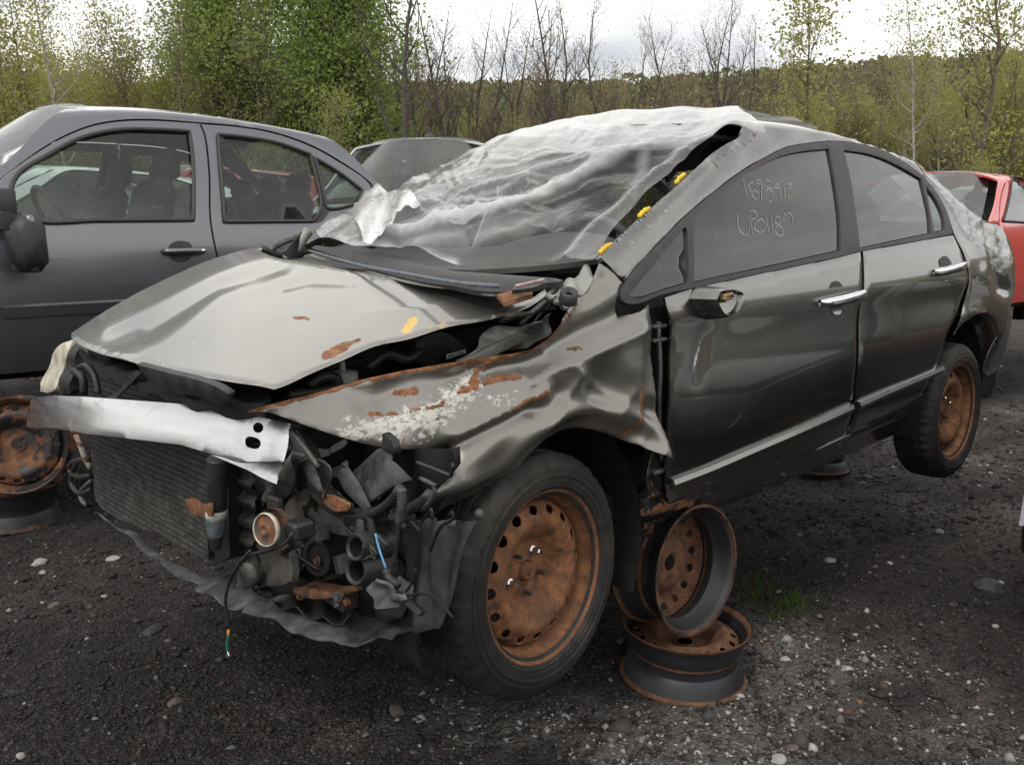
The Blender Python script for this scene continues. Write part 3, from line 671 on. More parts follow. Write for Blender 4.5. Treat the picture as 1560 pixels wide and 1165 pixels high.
# handwriting on the front glass
INK = [[(1134.5, 271), (1138, 286), (1141, 299)],
    [(1144, 278), (1143, 284), (1146, 290), (1149, 297), (1152, 302), (1156, 303), (1158, 298), (1156, 292), (1151, 290), (1148, 295)], [(1141, 284), (1149, 277), (1151, 281)],
    [(1154, 278), (1158, 274), (1163, 276), (1161, 280), (1156, 280)], [(1163, 276), (1163, 290), (1162, 309)], [(1163, 287), (1169, 282)],
    [(1167, 278), (1172, 274), (1177, 277), (1175, 282), (1171, 286), (1177, 290), (1180, 298), (1178, 306), (1174, 308)], [(1168, 292), (1175, 287), (1191, 287)],
    [(1185, 284), (1184, 281), (1188, 280), (1189, 285), (1185, 286)], [(1190, 287), (1191, 296), (1192, 303)], [(1197, 285), (1198, 294), (1198, 300)],
    [(1206, 279), (1203, 283), (1206, 288), (1209, 284), (1206, 279)], [(1206, 288), (1203, 296), (1205, 303), (1208, 299), (1209, 290)],
    [(1126, 327), (1127, 340), (1131, 352), (1136, 358), (1141, 357), (1144, 348), (1143, 330)], [(1146, 330), (1148, 345), (1149, 357)], [(1146, 322), (1150, 320), (1155, 325), (1155, 332), (1148, 334)],
    [(1161, 335), (1155, 338), (1152, 346), (1157, 353), (1164, 353), (1168, 345), (1166, 336), (1160, 333)], [(1170, 328), (1172, 342), (1174, 353)], [(1177, 327), (1179, 343), (1182, 358)],
    [(1186, 330), (1182, 336), (1187, 342), (1192, 336), (1190, 329), (1186, 330)], [(1187, 342), (1184, 350), (1189, 359), (1196, 358), (1194, 348), (1187, 342)],
    [(1198, 326), (1195, 332), (1199, 335), (1201, 328), (1198, 326)], [(1202, 325), (1206, 324), (1210, 331), (1210, 340)]]
ink = MB()
for st in INK:
    P = []
    for u, v in curve(st, 2.0, closed=False, corner=70): q = side.hit(u, v); P.append(q+A([0, -.0065, 0]))
    P = A(P); T = np.gradient(P, axis=0); N_ = np.stack([-T[:, 2], 0*T[:, 0], T[:, 0]], 1); N_ /= np.linalg.norm(N_, axis=1, keepdims=True)+1e-9; W_ = (.0011*(.7+.5*np.abs(np.sin(np.arange(len(P))*.9+u))))[:, None]
    k = len(P); ink.add(np.concatenate([P-N_*W_, P+N_*W_]), [(i, i+1, k+i+1, k+i) for i in range(k-1)])
ink.build('pen_writing', M_WHITEPEN, surround)
# --- sill
SILL = [(1023, 771), (1075, 754), (1150, 728), (1225, 697), (1291, 666), (1340, 647), (1366, 635), (1392, 616), (1412, 600), (1412, 640), (1358, 668), (1280, 701), (1200, 738), (1121, 768), (1051, 785), (985, 800), (975, 780), (1000, 768)]
patch('sill', SILL, side, M_PAINT, car, step=.02, thick=.03, roll=.006, disp=lambda P, px: .012*np.exp(-((P[:, 2]-.235)/.02)**2)-.01,
    attr=attrs(rust=[([(975, 785), (1010, 775), (1060, 768)], 9, .7), ([(985, 800), (1050, 785)], 8, .55)]))
# mouldings along the doors
def moulding(pts, dz, par):
    m = MB(); P = A([side.hit(u, v) for u, v in curve(pts, 14, closed=False)]); n = len(P)
    prof = [(-.004, dz), (.010, dz*.75), (.016, 0), (.010, -dz*.8), (-.004, -dz)]
    V = [p+A([0, a, b]) for p in P for a, b in prof]; k = len(prof)
    F = [(i*k+j, i*k+j+1, (i+1)*k+j+1, (i+1)*k+j) for i in range(n-1) for j in range(k-1)]+[tuple(range(k)), tuple(range(n*k-1, n*k-k-1, -1))]
    m.add(V, F); return m.build('side_moulding', M_PAINT, par, False)
moulding([(1022, 737), (1075, 717), (1150, 685), (1225, 653), (1296, 621)], .018, fdoor)
moulding([(1306, 618), (1350, 598), (1400, 577), (1434, 562)], .018, rdoor)
# chrome pull handles
def handle(par, a, b, up, low):
    P0, P1 = side.hit(*a), side.hit(*b); L = np.linalg.norm(P1-P0); d = (P1-P0)/L; q = lambda t, o, z=0: P0+d*L*t+A([0, o, z])
    patch('handle_recess', up, side, M_DARK, par, step=.012, thick=.002, roll=0, d=.0035)
    patch('handle_bowl', low, side, M_PAINT, par, step=.008, thick=.002, roll=0, d=.0035, disp=lambda P, px: -.010*(P[:, 2].max()-P[:, 2])/(np.ptp(P[:, 2])+1e-6)*0+.004*np.sin(P[:, 2]*90), attr=attrs())
    m = MB(); n = 14; V = []
    st = [(-.02, .004, .010, .006), (.0, .020, .014, .010), (.10, .032, .0165, .012), (.3, .038, .0175, .012), (.6, .040, .019, .012), (.85, .038, .020, .012), (.97, .028, .017, .011), (1.0, .010, .013, .006)]
    for t, o, rz, ry in st:
        for k in range(n):
            w_ = 2*math.pi*k/n; V.append(q(t, o+ry*math.cos(w_), rz*math.sin(w_)))
    m.add(V, [(i*n+k, i*n+(k+1) % n, (i+1)*n+(k+1) % n, (i+1)*n+k) for i in range(len(st)-1) for k in range(n)]+[tuple(range(n)), tuple(range(len(V)-1, len(V)-n-1, -1))]); return m.build('door_handle', M_CHROME, par, True)
handle(fdoor, (1249, 461), (1308, 447), [(1262, 450), (1261, 438), (1265, 431), (1272, 428), (1280, 432), (1285, 443), (1272, 450)], [(1264, 466), (1286, 460), (1285, 470), (1279, 478), (1272, 479), (1266, 474)])
handle(rdoor, (1422, 414), (1461, 404), [(1431, 406), (1430, 397), (1434, 392), (1440, 390), (1446, 396), (1449, 402), (1440, 406)], [(1432, 418), (1448, 413), (1446, 422), (1441, 428), (1435, 425)])
# mirror base, its mirror torn off
o_ = side.hit(1075, 462); 
def mirror_stub():
    poly = [(1050, 455), (1058, 440), (1068, 437), (1096, 440), (1103, 446), (1099, 462), (1084, 482), (1074, 486), (1064, 481), (1056, 468)]
    P = A([side.hit(u, v) for u, v in curve(poly, 6)]); c = P.mean(0); m = MB(); rings = []
    for s, dy, dx in ((1.05, -.003, 0), (1.0, .02, .004), (.93, .045, .012), (.86, .062, .02), (.80, .066, .022), (.70, .050, .02), (.4, .045, .02)): rings.append(c+(P-c)*A([s, 0, s])+A([dx, dy, 0])+A([0, 1, 0])*(P-c)[:, 1:2])
    n = len(P); V = np.concatenate(rings); F = [(i*n+k, i*n+(k+1) % n, (i+1)*n+(k+1) % n, (i+1)*n+k) for i in range(len(rings)-1) for k in range(n)]+[tuple(range((len(rings)-1)*n, len(rings)*n))]
    F = [tuple(reversed(f)) for f in F]; m.add(V, F); o = m.build('mirror_base', M_PAINT, fdoor, True, auto=40)
    b = MB(); q = c+A([.02, .05, .012]); b.box(q, (.045, .02, .02), bev=.004); b.tube([q+A([-.02, 0, 0]), q+A([0, .02, .01]), q+A([.02, .01, .0])], .004, 6); b.build('mirror_bracket', M_YELLOWISH, fdoor)
M_YELLOWISH = simple('dirty_yellow_clip', (.25, .2, .09), .6)
mirror_stub()
# --- wheels
ax = A([math.sin(math.radians(5)), math.cos(math.radians(5)), 0.02])
make_wheel(car, mat4(basis(ax), (0, .845, WZ)), nuts=(0, 3))
make_wheel(car, mat4(basis((0, 1, 0))@rotm((0, 0, 1), 25), (WB, .845, WZ)), nuts=(0, 4))
make_wheel(car, mat4(basis((0, -1, 0)), (0, -.845, WZ)), nuts=())
make_wheel(car, mat4(basis((0, -1, 0)), (WB, -.845, WZ)), nuts=())
# --- aluminium bumper beam
def beamx(y, z):
    t = (y+.62)/1.22
    return -.745+.185*t-.34*t*(1-t)+.35*(z-.56)
beam_s = Surf(CAR, 0, beamx, sign=-1)
BEAM = [(46, 605), (80, 602), (130, 604), (200, 609), (280, 615), (360, 627), (441, 645), (437, 680), (431, 703), (400, 703), (365, 703), (340, 695), (321, 691), (275, 677), (200, 668), (130, 660), (85, 652), (38, 650)]
circ = lambda c, rx, ry, n=14: [(c[0]+rx*math.cos(2*math.pi*k/n), c[1]+ry*math.sin(2*math.pi*k/n)) for k in range(n)]
_b = []
for p_, q_ in zip(BEAM, BEAM[1:]+BEAM[:1]):
    k_ = max(1, int(math.hypot(q_[0]-p_[0], q_[1]-p_[1])/9)); _b += [(p_[0]+(q_[0]-p_[0])*i_/k_, p_[1]+(q_[1]-p_[1])*i_/k_) for i_ in range(k_)]
beam = patch('bumper_beam', _b, beam_s, M_ALU, car, step=.02, bstep=.006, thick=.05, holes=[circ((392, 651), 8, 8), [(372, 672), (373, 667), (377, 664.5), (383, 665), (390, 667), (395, 671), (396, 677), (393, 682), (388, 683.5), (380, 682), (374, 679)]], roll=.003,
    disp=lambda P, px: gauss(px, [(150, 640), (300, 655)], 30, .003))
# lower lip of the beam, curled at its torn end
patch('beam_lip', [(321, 692), (340, 696), (365, 704), (400, 704), (431, 704), (426, 720), (421, 737), (400, 728), (380, 717), (362, 709)], Surf(CAR, 0, lambda y, z: beamx(y, z)-.004+.8*(z-.575), sign=-1), M_ALU, car, step=.012, thick=.006, roll=.001)
PX = lambda x0, k=0.: Surf(CAR, 0, lambda y, z: x0+k*(z-.5)+0*y, sign=-1)
PY = lambda y0: Surf(CAR, 1, lambda x, z: y0+0*x)
PZ = lambda z0, k=0.: Surf(CAR, 2, lambda x, y: z0+k*x+0*y)
def wv(a, f, ax=1): return lambda P, px: a*np.sin(P[:, ax]*f)
def at(s, *pts): return [s.hit(u, v) for u, v in pts]
def hose(name, s, pts, r, mat, n=8, step=8, corr=0):
    P = curve(pts, step, closed=False, corner=100); P = [s.hit(u, v) for u, v in P]; rr = [r+(corr if k % 2 else 0) for k in range(len(P))]
    m = MB(); m.tube(P, rr, n); return m.build(name, mat, car, True)
# condenser core: flat tubes with fins between them
def m_core():
    t = NT('dirty_condenser_fins'); co = t.coord(); s = t.N.new('ShaderNodeSeparateXYZ'); t.L.new(co, s.inputs[0])
    f = t.math('SINE', t.math('MULTIPLY', s.outputs['Y'], 900.)); n = t.noise(26, 6, .75); n2 = t.noise(9, 4, .7, vec=t.coord('Object', (1, 1, 1)))
    fk = t.noise(30, 3, .6, vec=t.coord('Object', (1, 1.2, 9)))
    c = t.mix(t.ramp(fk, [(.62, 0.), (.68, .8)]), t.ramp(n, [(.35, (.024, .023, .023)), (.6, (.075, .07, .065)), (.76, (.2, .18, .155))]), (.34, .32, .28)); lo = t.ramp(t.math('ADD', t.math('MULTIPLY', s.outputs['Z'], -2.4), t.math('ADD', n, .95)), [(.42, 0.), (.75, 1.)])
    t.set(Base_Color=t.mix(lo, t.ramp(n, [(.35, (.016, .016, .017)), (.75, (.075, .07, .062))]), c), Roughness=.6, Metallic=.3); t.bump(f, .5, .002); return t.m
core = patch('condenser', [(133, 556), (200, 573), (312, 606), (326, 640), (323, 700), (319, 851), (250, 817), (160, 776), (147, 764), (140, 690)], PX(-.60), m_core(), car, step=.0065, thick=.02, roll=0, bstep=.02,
    disp=lambda P, px: .0045*np.abs(np.sin(P[:, 2]*math.pi/.0165))*1.0+.004*np.sin(P[:, 1]*17)*np.sin(P[:, 2]*13))
hose('condenser_tank', PX(-.615), [(134, 562), (200, 580), (315, 613)], .010, M_GREYPL)
patch('radiator_side_frame', [(318, 690), (345, 694), (350, 848), (330, 858), (316, 852)], PX(-.59), M_VOID, car, step=.05, thick=.03)
s_ = PX(-.635); P0, P1 = at(s_, (331, 698), (329, 822)); ax_ = (P1-P0)/np.linalg.norm(P1-P0); Lr = np.linalg.norm(P1-P0)
def can(name, a, b, r0, r1, mat):
    m = MB(); m.lathe([(0, a*Lr), (r0*.9, a*Lr), (r0, a*Lr+.003), (r1, b*Lr-.003), (r1*.9, b*Lr), (0, b*Lr)], 24, ax_, P0); return m.build(name, mat, car, True, auto=35)
can('receiver_drier', 0, .62, .0235, .0235, M_DARK); can('drier_collar', .61, .70, .0255, .0255, simple('pale_plastic_collar', (.42, .41, .38), .5)); can('drier_cup', .70, .93, .0245, .021, simple('cloudy_plastic_cup', (.13, .15, .165), .25)); can('drier_foot', .93, 1.12, .018, .012, M_DARK)
patch('rusty_bracket', [(281, 760), (298, 761), (302, 766), (321, 766), (322, 786), (302, 786), (288, 780)], PX(-.66), M_RUSTEDGE, car, step=.01, thick=.006)
patch('fan_shroud', [(346, 696), (386, 706), (388, 830), (350, 842)], PX(-.56), M_DARK, car, step=.008, thick=.04, disp=lambda P, px: .006*np.clip(np.sin(P[:, 2]*2*math.pi/.05)*4, -1, 1))
# horn
hc = PX(-.66).hit(407, 806); hax = A([-.95, .25, .12]); m = MB(); m.lathe([(0, .004), (.010, .010), (.016, .004), (.027, .003), (.031, .007)], 32, hax, hc); m.lathe([(.040, -.03), (.042, -.012), (.036, -.030), (0, -.04)], 24, hax, hc)
horn = m.build('horn', rusty('half_rusted_horn', .62, (.06, .065, .07), sc=16), car, True, auto=40)
m = MB(); m.lathe([(.0315, .004), (.0335, .0085), (.0355, .004), (.0345, -.004), (.0315, -.004)], 36, hax, hc, closed=True); m.build('horn_rim', simple('cream_rim', (.5, .45, .36), .5), horn, True)
m = MB(); m.box(hc+A([.05, .045, .0]), (.05, .05, .035), bev=.006); m.box(hc+A([.045, -.045, .02]), (.015, .05, .06), bev=.003); m.build('horn_bracket', M_DARK, car)
hose('horn_lead', PX(-.65), [(446, 812), (436, 826), (410, 838), (380, 845), (366, 852)], .004, M_DARK); 
hose('hanging_wire', PX(-.68), [(382, 838), (365, 858), (352, 880), (344, 908), (345, 935), (348, 958)], .0038, M_DARK)
hose('wire_tip', PX(-.68), [(348, 957), (348, 967)], .0036, simple('orange_tape', (.6, .3, .03), .5), step=3); hose('bare_wire', PX(-.68), [(348, 966), (346, 982), (347, 994)], .003, simple('green_wire', (.02, .16, .11), .5), step=4); hose('wire_end', PX(-.68), [(347, 992), (349, 1001)], .0025, M_CHROME, step=3)
# slam panel, guide and stay
patch('slam_panel', [(118, 528), (150, 543), (250, 570), (340, 583), (395, 590), (412, 597), (400, 618), (330, 612), (240, 585), (150, 556)], Surf(CAR, 2, lambda x, y: .705+.12*(x+.65)-.01*np.abs(y)), M_VOID, car, step=.03, thick=.03, roll=.004, disp=lambda P, px: .006*np.sin(P[:, 1]*40))
patch('air_guide', [(205, 556), (250, 568), (330, 592), (345, 602), (338, 618), (300, 606), (230, 586)], PX(-.64, -.3), M_DARK, car, step=.02, thick=.02, roll=.004)
patch('hood_stay', [(208, 564), (214, 568), (184, 598), (172, 608), (163, 606), (180, 594)], PX(-.69), M_DARK, car, step=.02, thick=.008)
hose('latch_cable', PX(-.66), [(120, 560), (130, 556), (143, 570), (150, 600)], .009, M_DARK); hose('coolant_hose', PX(-.63), [(112, 565), (124, 572), (128, 600)], .012, M_DARK)
hose('side_hose', PX(-.60), [(136, 700), (110, 704), (106, 716), (118, 726), (138, 724)], .009, M_DARK); hose('drain_hose', PX(-.60), [(118, 700), (108, 735), (122, 752), (138, 745)], .008, M_DARK); hose('metal_pipe', PX(-.60), [(139, 732), (122, 752), (126, 764), (132, 770)], .008, M_STEEL)
hose('side_seal', PX(-.605), [(116, 664), (124, 682), (130, 700), (137, 712)], .009, rusty('rusty_clip', .8, (.4, .37, .32)))
# far headlight housing
patch('headlight_housing', [(108, 516), (87, 527), (76, 545), (68, 567), (58, 596), (72, 598), (84, 592), (93, 560), (103, 535)], PX(-.58, .3), simple('yellowed_headlamp_edge', (.52, .49, .40), .4, sc=20, bump=.1), car, step=.015, thick=.05, roll=.006, disp=wv(.004, 50, 2))
patch('headlight_frame', [(109, 517), (118, 530), (112, 560), (104, 600), (88, 602), (86, 592), (94, 560), (104, 534)], PX(-.57, .3), M_DARK, car, step=.015, thick=.04, roll=.003, disp=wv(.006, 70, 2))
# crash can, rail and torn brackets on the near side
patch('crash_can', [(384, 716), (421, 737), (441, 694), (449, 682), (447, 712), (436, 748), (424, 764), (408, 766), (398, 748)], PX(-.585), M_STEEL, car, step=.012, thick=.03, roll=.003, disp=lambda P, px: .012*np.sin(px[:, 0]/7.+px[:, 1]/11.))
patch('bumper_bracket', [(440, 656), (452, 652), (470, 686), (486, 728), (500, 750), (530, 766), (533, 784), (498, 781), (474, 760), (458, 712)], PX(-.55), M_DARK, car, step=.01, thick=.03, roll=.004, disp=lambda P, px: .012*np.exp(-((seg_dist(px, [(446, 655), (480, 735), (525, 775)]))/6)**2), attr=None)
patch('rusted_bracket_end', [(490, 754), (505, 756), (528, 768), (528, 778), (508, 778), (494, 768)], PX(-.572), M_RUSTEDGE, car, step=.008, thick=.01)
hose('trim_strip', PX(-.58), [(443, 654), (466, 684), (486, 712)], .006, M_STEEL)
rl = patch('frame_rail', [(452, 778), (460, 752), (476, 762), (498, 778), (524, 784), (531, 818), (505, 810), (474, 796)], PX(-.52), M_STEEL, car, step=.012, thick=.06, holes=[circ((475, 773), 5, 8)], roll=.004, disp=lambda P, px: .006*np.sin(px[:, 0]/13.))
patch('rail_end', [(428, 786), (436, 764), (452, 752), (462, 768), (452, 800), (440, 806)], PX(-.53), rusty('brown_rusted_rail', .6, (.12, .1, .085), sc=14), car, step=.012, thick=.05, roll=.005, disp=lambda P, px: .01*np.sin(px[:, 0]/6.)*np.sin(px[:, 1]/8.))
bk = patch('headlight_bracket', [(524, 726), (548, 706), (578, 682), (594, 692), (612, 708), (629, 729), (606, 738), (588, 750), (562, 768), (543, 745)], PX(-.50, .25), M_GREYPL, car, step=.012, thick=.012, roll=.003, disp=lambda P, px: .012*sstep(-3, 3, seg_side(px, [(540, 752), (585, 715), (600, 690)]))+.006*np.sin(px[:, 0]/22.))
patch('bracket_rib', [(511, 718), (523, 712), (544, 745), (560, 778), (552, 779), (517, 738)], PX(-.535), M_GREYPL, car, step=.012, thick=.012, roll=.003)
patch('torn_duct', [(582, 660), (596, 672), (600, 690), (580, 706), (570, 700), (580, 682)], PX(-.46), M_DARK, car, step=.012, thick=.02)
shard = simple('broken_lens_plastic', (.25, .26, .27), .08, sc=12, coat=1.)
patch('lens_shard', [(473, 683), (484, 681), (496, 684), (508, 679), (521, 668), (525, 674), (512, 686), (499, 692), (484, 696)], PX(-.53, .8), shard, car, step=.01, thick=.004, disp=lambda P, px: .008*np.sin(px[:, 0]/4.))
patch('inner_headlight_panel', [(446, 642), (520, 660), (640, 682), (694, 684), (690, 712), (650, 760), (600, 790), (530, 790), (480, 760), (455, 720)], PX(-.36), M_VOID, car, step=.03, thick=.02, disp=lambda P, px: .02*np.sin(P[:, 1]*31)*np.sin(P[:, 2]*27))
patch('fender_support', [(655, 700), (672, 688), (684, 690), (664, 728), (640, 762), (628, 752)], PX(-.34), M_DARK, car, step=.015, thick=.02, holes=[circ((671, 701), 3.5, 4, 8)])
hose('wiring_loom', PX(-.53), [(470, 735), (500, 772), (540, 786), (575, 778), (600, 758), (610, 742)], .010, M_DARK); hose('lower_loom', PX(-.51), [(520, 790), (560, 795), (600, 785), (640, 766), (655, 752)], .011, M_DARK)
hose('corrugated_conduit', PX(-.55), [(612, 744), (612, 770), (609, 795)], .008, M_GREYPL, step=3, corr=.0025); hose('loom_branch', PX(-.53), [(562, 782), (568, 806), (568, 842)], .009, M_DARK); hose('thin_wire', PX(-.53), [(608, 795), (604, 830), (600, 862)], .004, M_DARK)
hose('blue_wire', PX(-.56), [(572, 812), (577, 834), (588, 866)], .0022, simple('blue_wire', (.12, .35, .6), .4))
patch('metal_tab', [(576, 790), (604, 783), (605, 815), (592, 808)], PX(-.49), M_STEEL, car, step=.02, thick=.006)
patch('mount_bracket', [(527, 788), (557, 787), (560, 822), (547, 829), (534, 822)], PX(-.53), M_GREYPL, car, step=.01, thick=.03, roll=.004, disp=lambda P, px: .012*np.cos(px[:, 0]/8.))
for u, v, r in ((545, 833, .030), (545, 868, .033)):
    c_ = PX(-.56).hit(u, v); m = MB(); m.lathe([(r*.62, -.03), (r*.66, .004), (r*.85, .008), (r, .0), (r, -.08)], 24, (-.97, .15, .2), c_); m.lathe([(0, -.035), (r*.64, -.035)], 20, (-.97, .15, .2), c_); m.build('duct_port', M_DARK, car, True, auto=45)
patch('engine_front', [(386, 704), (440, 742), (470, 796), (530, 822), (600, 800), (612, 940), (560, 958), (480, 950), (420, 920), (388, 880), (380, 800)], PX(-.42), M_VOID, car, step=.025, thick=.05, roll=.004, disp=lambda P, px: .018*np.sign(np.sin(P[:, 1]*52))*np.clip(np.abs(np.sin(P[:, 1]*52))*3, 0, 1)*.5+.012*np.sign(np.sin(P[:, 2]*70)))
m = MB(); c_ = PX(-.50).hit(492, 846); m.lathe([(0, .01), (.03, .012), (.033, .02), (.043, .02), (.046, .0), (.046, -.05)], 32, (-.95, .2, .1), c_); m.build('pulley', M_VOID, car, True, auto=40)
for k, (u, v, sz) in enumerate(((465, 838, (.05, .06, .07)), (520, 905, (.05, .08, .05)), (470, 890, (.04, .09, .04)), (500, 800, (.04, .03, .05)), (440, 850, (.04, .03, .12)), (575, 840, (.04, .05, .09)))):
    m = MB(); m.box(PX(-.47).hit(u, v), sz, rotm((1, 0, 0), 7*k-12), bev=.006); m.build('engine_casing', M_DARK, car)
patch('lower_bracket', [(390, 831), (404, 826), (420, 828), (434, 846), (444, 884), (428, 890), (410, 891), (391, 882)], PX(-.57), simple('grimy_brown_bracket', (.05, .046, .042), .6, bump=.2), car, step=.012, thick=.02, roll=.004, holes=[circ((428, 848), 6, 8, 10)], disp=lambda P, px: .008*np.sin(px[:, 1]/14.))
patch('tow_hook_mount', [(352, 892), (362, 872), (377, 856), (388, 862), (391, 884), (376, 896), (362, 898)], PX(-.60), M_STEEL, car, step=.012, thick=.02, roll=.006, disp=lambda P, px: .01*np.cos(px[:, 0]/10.))
patch('rusty_crossmember', [(446, 893), (470, 897), (500, 902), (521, 900), (522, 908), (470, 912), (446, 905)], PX(-.55), rusty('flaking_crossmember', .7, (.05, .045, .04), sc=20), car, step=.012, thick=.05, roll=.003)
rw = np.random.default_rng(31)
for k in range(13):
    u0, v0 = rw.uniform(400, 660), rw.uniform(690, 900); x_ = -.44-rw.uniform(0, .14); n_ = rw.integers(3, 6); pts = [(u0, v0)]
    for q in range(n_): pts.append((min(690, max(385, pts[-1][0]+rw.normal(6, 26))), min(940, max(690, pts[-1][1]+rw.normal(4, 24)))))
    hose('loose_wire', PX(x_), pts, rw.uniform(.002, .0045), [M_DARK, M_VOID, M_DARK, M_GREYPL][k % 4], n=6, step=6)
for k in range(9):
    u0, v0 = rw.uniform(400, 640), rw.uniform(700, 930); m = MB(); sz = rw.uniform(.012, .05, 3); m.box(PX(-.45-rw.uniform(0, .09)).hit(u0, v0), sz, rotm((1, rw.normal(), rw.normal()), rw.uniform(0, 90)), bev=.002); m.build('broken_fitting', [M_DARK, M_VOID, M_GREYPL, M_STEEL][k % 4], car)
for k in range(14):
    m = MB(); u0, v0 = rw.uniform(400, 620), rw.uniform(700, 920); a_ = A([-1, rw.normal(0, .3), rw.normal(0, .3)]); m.lathe([(0, .009), (.007, .009), (.007, .002), (.012, .002), (.012, 0)], 6, a_, PX(-.49-rw.uniform(0, .08)).hit(u0, v0)); m.build('bolt', [M_STEEL, M_RUSTEDGE][k % 2], car)
for k in range(5):
    u0, v0 = rw.uniform(405, 600), rw.uniform(690, 900); c_ = A([u0, v0]); pts = [tuple(c_+A([math.cos(t), math.sin(t)])*rw.uniform(8, 30)) for t in np.sort(rw.uniform(0, 6.28, 6))]
    patch('torn_plastic', pts, PX(-.46-rw.uniform(0, .06), rw.normal(0, .5)), [M_DARK, M_GREYPL, M_VOID][k % 3], car, step=.012, thick=.004, corner=20, disp=lambda P, px: .01*np.sin(px[:, 0]/6.+k)*np.sin(px[:, 1]/8.))
# torn undertray and liner
UTRAY = [(146, 776), (165, 790), (208, 813), (246, 842), (300, 870), (345, 880), (372, 892), (400, 908), (450, 910), (520, 908), (570, 915), (610, 930), (640, 950), (655, 958), (632, 966), (605, 962), (596, 970), (575, 966), (555, 970), (540, 978), (517, 980), (500, 975), (464, 970), (452, 960), (429, 947), (400, 936), (368, 928), (372, 919), (360, 920), (342, 916), (318, 904), (297, 892), (304, 882), (292, 879), (275, 880), (262, 868), (247, 857), (240, 846), (216, 832), (196, 815), (175, 797), (158, 788)]
patch('torn_undertray', UTRAY, Surf(CAR, 2, lambda x, y: .115+.10*(x+.55)+.05*y), M_UTRAY, car, step=.014, thick=.006, roll=.002, corner=30,
    disp=lambda P, px: .010*np.sin(px[:, 0]/21.)*np.sin(px[:, 1]/13.)+.012*np.sin(px[:, 0]/9+px[:, 1]/17)*.4)
patch('undertray_patch', [(415, 915), (445, 905), (470, 912), (505, 925), (520, 915), (545, 925), (530, 940), (500, 948), (470, 935), (440, 925)], Surf(CAR, 2, lambda x, y: .14+.10*(x+.55)+.05*y), M_DARK, car, step=.014, thick=.004, corner=30, disp=lambda P, px: .012*np.sin(px[:, 0]/7.))
patch('torn_bumper_scrap', [(559, 893), (566, 886), (576, 884), (588, 892), (604, 899), (620, 903), (622, 911), (612, 914), (601, 926), (586, 924), (575, 920), (566, 908)], PX(-.60, .5), M_GREYPL, car, step=.008, thick=.008, roll=.002, corner=25, disp=lambda P, px: .012*np.sin(px[:, 0]/9.)*np.cos(px[:, 1]/7.)+.01*np.exp(-(((px[:, 0]-612)/10)**2+((px[:, 1]-910)/8)**2)))
hose('scrap_lead', PX(-.58), [(588, 866), (592, 880), (600, 886), (606, 893)], .008, M_DARK)
patch('fender_liner', [(596, 795), (651, 792), (722, 794), (714, 818), (706, 846), (694, 900), (678, 934), (664, 958), (640, 962), (616, 956), (604, 930), (588, 895), (586, 850)], Surf(CAR, 0, lambda y, z: -.40-.0*y+.10*(z-.3), sign=-1), simple('blue_black_liner', (.03, .031, .036), .36, var=.5, sc=7, bump=.2, col2=(.10, .105, .118)), car, step=.011, thick=.006, roll=.003,
    disp=lambda P, px: .014*np.sin(px[:, 0]/8.+px[:, 1]/60.)*np.clip((px[:, 1]-790)/60, 0, 1)-.02*np.exp(-((px[:, 0]-650)/7)**2)+.012*np.exp(-((px[:, 0]-668)/9)**2))
m = MB()
for u, v in ((730, 783), (688, 797), (612, 800)):
    m.lathe([(0, .010), (.006, .008), (.010, .003), (.011, 0)], 12, (-.9, .3, .2), PX(-.42).hit(u, v))
m.build('liner_clips', M_GREYPL, car, True)
# engine bay seen through the gap under the bonnet
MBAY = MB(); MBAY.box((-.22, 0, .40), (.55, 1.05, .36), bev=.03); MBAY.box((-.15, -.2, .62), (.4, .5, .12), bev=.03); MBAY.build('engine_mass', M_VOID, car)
ab = patch('air_box', [(632, 548), (637, 521), (655, 511), (678, 506), (698, 517), (714, 530), (709, 540), (680, 550), (653, 559)], PY(.50), M_DARK, car, step=.02, thick=.12, roll=.006)
lb = patch('white_label', [(680, 540), (709, 532), (709.5, 538), (680.5, 547)], PY(.513), simple('white_sticker', (.68, .68, .66), .5, var=.05), ab, step=.02, thick=.001, roll=0)
m = MB()
for k in range(9):
    u = 683+k*2.7; P = at(PY(.517), (u, 541.6-(u-683)*.27), (u+1.5, 541.2-(u-683)*.27), (u+1.5, 544.2-(u-683)*.27), (u, 544.8-(u-683)*.27))
    if k in (4,): continue
    m.add(P, [(0, 1, 2, 3)])
m.build('label_print', M_VOID, ab)
patch('inner_wing', [(700, 548), (712, 545), (735, 520), (754, 497), (790, 497), (830, 486), (846, 478), (838, 505), (815, 524), (761, 539), (720, 548)], Surf(CAR, 1, lambda x, z: .70-.25*(z-.8)+0*x), M_GREYPAINT, car, step=.012, thick=.006, roll=.002, disp=lambda P, px: .018*np.sin(px[:, 0]/11.)*np.sin(px[:, 1]/9.+1))
patch('wing_rail', [(690, 556), (720, 542), (760, 522), (800, 508), (812, 512), (770, 534), (730, 550)], PY(.735), M_GREYPAINT, car, step=.012, thick=.012, roll=.002)
for a, b, r in (((792, 494), (850, 446), .010), ((800, 480), (845, 470), .008), ((806, 500), (838, 462), .006), ((830, 455), (856, 438), .012), ((760, 488), (800, 480), .01)): hose('bonnet_hinge', PY(.70), [a, ((a[0]+b[0])/2, (a[1]+b[1])/2-2), b], r, M_STEEL if r != .008 else M_DARK, n=4, step=20)
m = MB(); c_ = PY(.52).hit(525, 574); m.box(c_, (.05, .05, .03), bev=.005); m.box(c_+A([-.005, 0, .025]), (.012, .015, .03), bev=.003); m.build('reservoir_cap', simple('milky_plastic', (.4, .41, .40), .4), car)
patch('bay_side', [(440, 600), (520, 560), (620, 530), (720, 500), (790, 480), (780, 530), (640, 570), (500, 600), (420, 618)], PY(.36), M_VOID, car, step=.04, thick=.02, disp=wv(.02, 30, 0))
